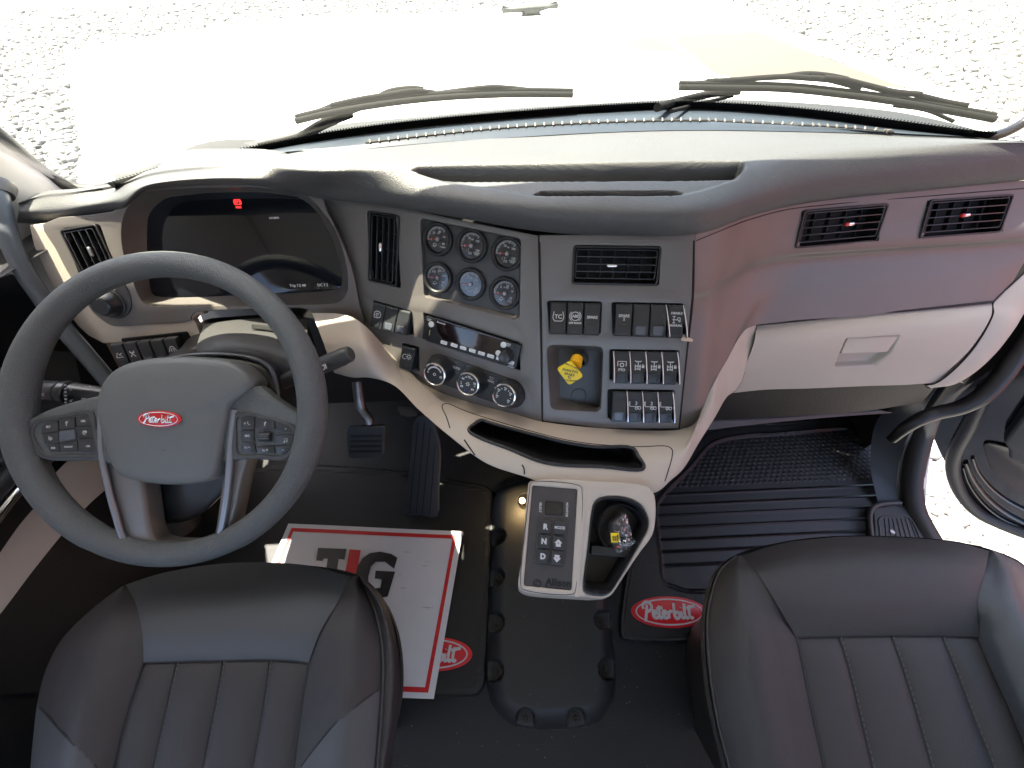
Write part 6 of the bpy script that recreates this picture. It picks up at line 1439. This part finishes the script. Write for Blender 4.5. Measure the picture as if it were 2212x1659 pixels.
# ornament
oc = hitb(bh, 1150, 34)[0]
ORN = mat('ornament_metal', (.03, .034, .033), .5)
def wo(x, y, dz=0): return Wy(x, y, oc.y + dz)
orl = [(1077, 24), (1110, 17), (1160, 13), (1214, 11), (1190, 19), (1168, 26), (1160, 33), (1172, 35), (1125, 37), (1134, 33), (1126, 28), (1100, 26)]
PO = Plane(wo(1077, 24), wo(1214, 11), wo(1125, 37)); 
orn = thing('hood_ornament', 'winged metal ornament standing on the tip of the white hood', 'ornament', tuple(oc))
shape('ornament_body', [rpoly(PO.pts(orl), .004)], -.03, 0, .008, ORN, orn, PO.M())
# ground
ZG = -1.05
def gravelmat():
    m = bpy.data.materials.new('gravel'); m.use_nodes = True; nt = m.node_tree; b = nt.nodes['Principled BSDF']; b.inputs['Roughness'].default_value = .9
    g = nt.nodes.new('ShaderNodeNewGeometry'); cr = nt.nodes.new('ShaderNodeValToRGB'); cr.color_ramp.elements[0].color = (.24, .235, .225, 1); cr.color_ramp.elements[1].color = (.54, .52, .47, 1)
    nt.links.new(g.outputs['Random Per Island'], cr.inputs[0]); tc = nt.nodes.new('ShaderNodeTexCoord'); nz = nt.nodes.new('ShaderNodeTexNoise'); nz.inputs['Scale'].default_value = 40
    mx = nt.nodes.new('ShaderNodeMixRGB'); mx.blend_type = 'MULTIPLY'; mx.inputs[0].default_value = .5
    nt.links.new(tc.outputs['Object'], nz.inputs['Vector']); nt.links.new(cr.outputs[0], mx.inputs[1]); nt.links.new(nz.outputs['Fac'], mx.inputs[2]); nt.links.new(mx.outputs[0], b.inputs['Base Color']); return m
GRM = gravelmat()
gr = link('ground', mesh('ground', [(-60, -60, ZG), (60, -60, ZG), (60, 90, ZG), (-60, 90, ZG)], [(0, 1, 2, 3)], False), mat('ground_grit', (.20, .198, .188), .95, bump=.8, bscale=40, vary=.4, vscale=30)); struct(gr)
ico = bmesh.new(); bmesh.ops.create_icosphere(ico, subdivisions=1, radius=1.0); iv = np.array([tuple(v.co) for v in ico.verts]); jf = np.array([[v.index for v in f.verts] for f in ico.faces]); ico.free()
rs = np.random.RandomState(11)
def stones(n, xr, yr, s0, s1, near=False):
    X = rs.uniform(*xr, n); Y = rs.uniform(*yr, n)
    qx, qy = gpx(np.stack([X, Y, np.full(n, ZG)], 1)); ok = (qx > -60) & (qx < 2270) & (qy > -60) & (qy < 1400)
    hp = [(165, 400), (168, 130), (350, 95), (600, 60), (1000, 42), (1250, 15), (1508, 4), (1634, 75), (1858, 156), (2010, 222), (2100, 300), (2300, 500), (2300, 900), (1900, 900), (1900, 500), (165, 500)]
    ok &= ~inpoly(qx, qy, hp)
    if near: ok[:] = True
    X = X[ok]; Y = Y[ok]; n = len(X); print('stones', n)
    S_ = s0 * .6 + (s1 * 1.25 - s0 * .6) * rs.uniform(0, 1, n) ** 1.8; A_ = rs.uniform(0, 6.28, n); sq = rs.uniform(.45, .75, n); el = rs.uniform(.65, 1.0, n)
    v = iv[None] * (1 + rs.randn(n, 12, 1) * .10)
    v = v * np.stack([S_, S_ * el, S_ * sq], 1)[:, None, :]
    c_, s_ = np.cos(A_)[:, None], np.sin(A_)[:, None]; tilt = rs.uniform(-.5, .5, n)[:, None]
    y_ = v[..., 1] * np.cos(tilt) - v[..., 2] * np.sin(tilt); z_ = v[..., 1] * np.sin(tilt) + v[..., 2] * np.cos(tilt)
    x2, y2 = v[..., 0] * c_ - y_ * s_, v[..., 0] * s_ + y_ * c_
    out = np.stack([x2 + X[:, None], y2 + Y[:, None], z_ + ZG + rs.uniform(.05, .35, n)[:, None] * S_[:, None]], 2)
    return out.reshape(-1, 3), (jf[None] + (np.arange(n) * 12)[:, None, None]).reshape(-1, 3)
sets = [stones(20000, (1.2, 3.3), (-1.2, 1.7), .015, .034, True), stones(130000, (-11, 13), (.9, 12.5), .03, .058)]
Vv = np.concatenate([sets[0][0], sets[1][0]]); Ff = np.concatenate([sets[0][1], sets[1][1] + len(sets[0][0])])
me = bpy.data.meshes.new('gravel'); me.from_pydata(Vv.tolist(), [], Ff.tolist()); me.update(); me.polygons.foreach_set('use_smooth', [True] * len(me.polygons))
g_o = stuff(link('gravel', me, GRM))
# red truck added on the passenger side, outside the picture; its sunlit flank tints the cab
hd_ = box('header', 2.2, .10, .36, CABM, None, Matrix.Translation((.085, .59, 1.42)), .02); struct(hd_)
cs_ = loft('cowl_light_seal', [[Wz(x, y, .808) for x, y in up[::1]], [Vector((Wz(x, y, .80).x * 1.0, 1.02, .74)) for x, y in up]], 40, 3, DEEP, dash)  # added surface that stops sun leaking in behind the dash
loft('cowl_light_seal', [[Wz(60, 440, .79), Wz(160, 425, .80), Wz(330, 372, .82), Wz(560, 338, .82)], [Vector((-.99, .80, .62)), Vector((-.92, .93, .62)), Vector((-.7, 1.01, .745)), Vector((-.45, 1.02, .74))]], 20, 3, DEEP, dash)  # same added light seal at the left end
loft('cowl_light_seal', [[Wz(2120, 300, .82), Wz(2200, 304, .82), Wz(2330, 312, .81)], [Vector((.85, 1.01, .745)), Vector((1.0, 1.0, .64)), Vector((1.16, .9, .56))]], 20, 3, DEEP, dash)  # same added light seal at the right end
link('kick_panel', mesh('kick_panel', [(1.09, .50, -.05), (1.10, 1.04, -.05), (1.12, 1.04, .60), (1.09, .50, .52)], [(0, 1, 2, 3)], False), BLACK, ps2)
vs_ = box('sun_blocker', 1.85, .20, .03, WPAINT, truck, Matrix.Translation((.375, .68, 1.335)) @ Matrix.Rotation(R(3), 4, 'Z') @ Matrix.Rotation(R(8), 4, 'X'), .01)  # unseen slab added to limit direct sun on the dash
link('dash_end_light_seal', mesh('dash_end_light_seal', [(-1.0, .53, .745), (-.83, .53, .745), (-.79, .62, .745), (-.80, .82, .745), (-1.0, .82, .70)], [(0, 1, 2, 3, 4)], False), BLACK, dash)  # plate added to block sun leaking past the dash end
box('sun_blocker_end', .27, .22, .03, WPAINT, truck, Matrix.Translation((-.885, .68, 1.335)) @ Matrix.Rotation(R(8), 4, 'X'), .01)  # second unseen slab, added to keep sun off the driver floor
SMD = mat('paper_smudge', (.50, .47, .42), .7)
rs2 = np.random.RandomState(4)
for k in range(9):
    u_, v_ = rs2.uniform(.45, .9), rs2.uniform(.1, .85); q_ = pbx(u_, v_); a_ = rs2.uniform(.004, .013)
    onpaper('scuff', [[(q_[0] + a_ * (1 + .3 * rs2.randn()) * cos(t), q_[1] + a_ * .10 * (1 + .3 * rs2.randn()) * sin(t)) for t in np.linspace(0, 6.28, 13)[:-1]]], SMD, .0022)
# crumbs of grit trodden onto the floor
GRIT = mat('floor_grit', (.45, .43, .38), .9)
V = []; Fc = []
for k in range(260):
    x_, y_ = rs2.uniform(-.35, .75), rs2.uniform(-.35, .25); s_ = rs2.uniform(.0004, .0011); b_ = len(V); z_ = .0005 if not .0 < x_ < .25 else .049
    for d_ in ((1, 0, 0), (-.5, .8, 0), (-.6, -.7, 0), (0, 0, 1)): V.append((x_ + d_[0] * s_, y_ + d_[1] * s_, z_ + d_[2] * s_))
    Fc += [(b_, b_ + 1, b_ + 3), (b_ + 1, b_ + 2, b_ + 3), (b_ + 2, b_, b_ + 3)]
stuff(link('floor_grit', mesh('floor_grit', V, Fc, False), GRIT))
rt = thing('bounce_truck', 'red truck parked beyond the open passenger door', 'truck', (4.8, -2, ZG))  # unseen body added as a red bounce reflector for the cab
REDB = mat('bounce_truck_red', (.27, .095, .085), .3, coat=.5)
box('bounce_truck_body', 2.2, 7.4, 2.9, REDB, rt, Matrix.Translation((5.3, -2.0, ZG + 2.15)), .12)
for y in (-3.9, -.4): 
    link('bounce_truck_wheel', lathemesh('w', [(0, -.15), (.25, -.16), (.5, -.13), (.52, 0), (.5, .13), (.25, .16), (0, .15)], 32), RUB, rt, Matrix.Translation((4.25, y, ZG + .52)) @ Matrix.Rotation(pi / 2, 4, 'Y'))
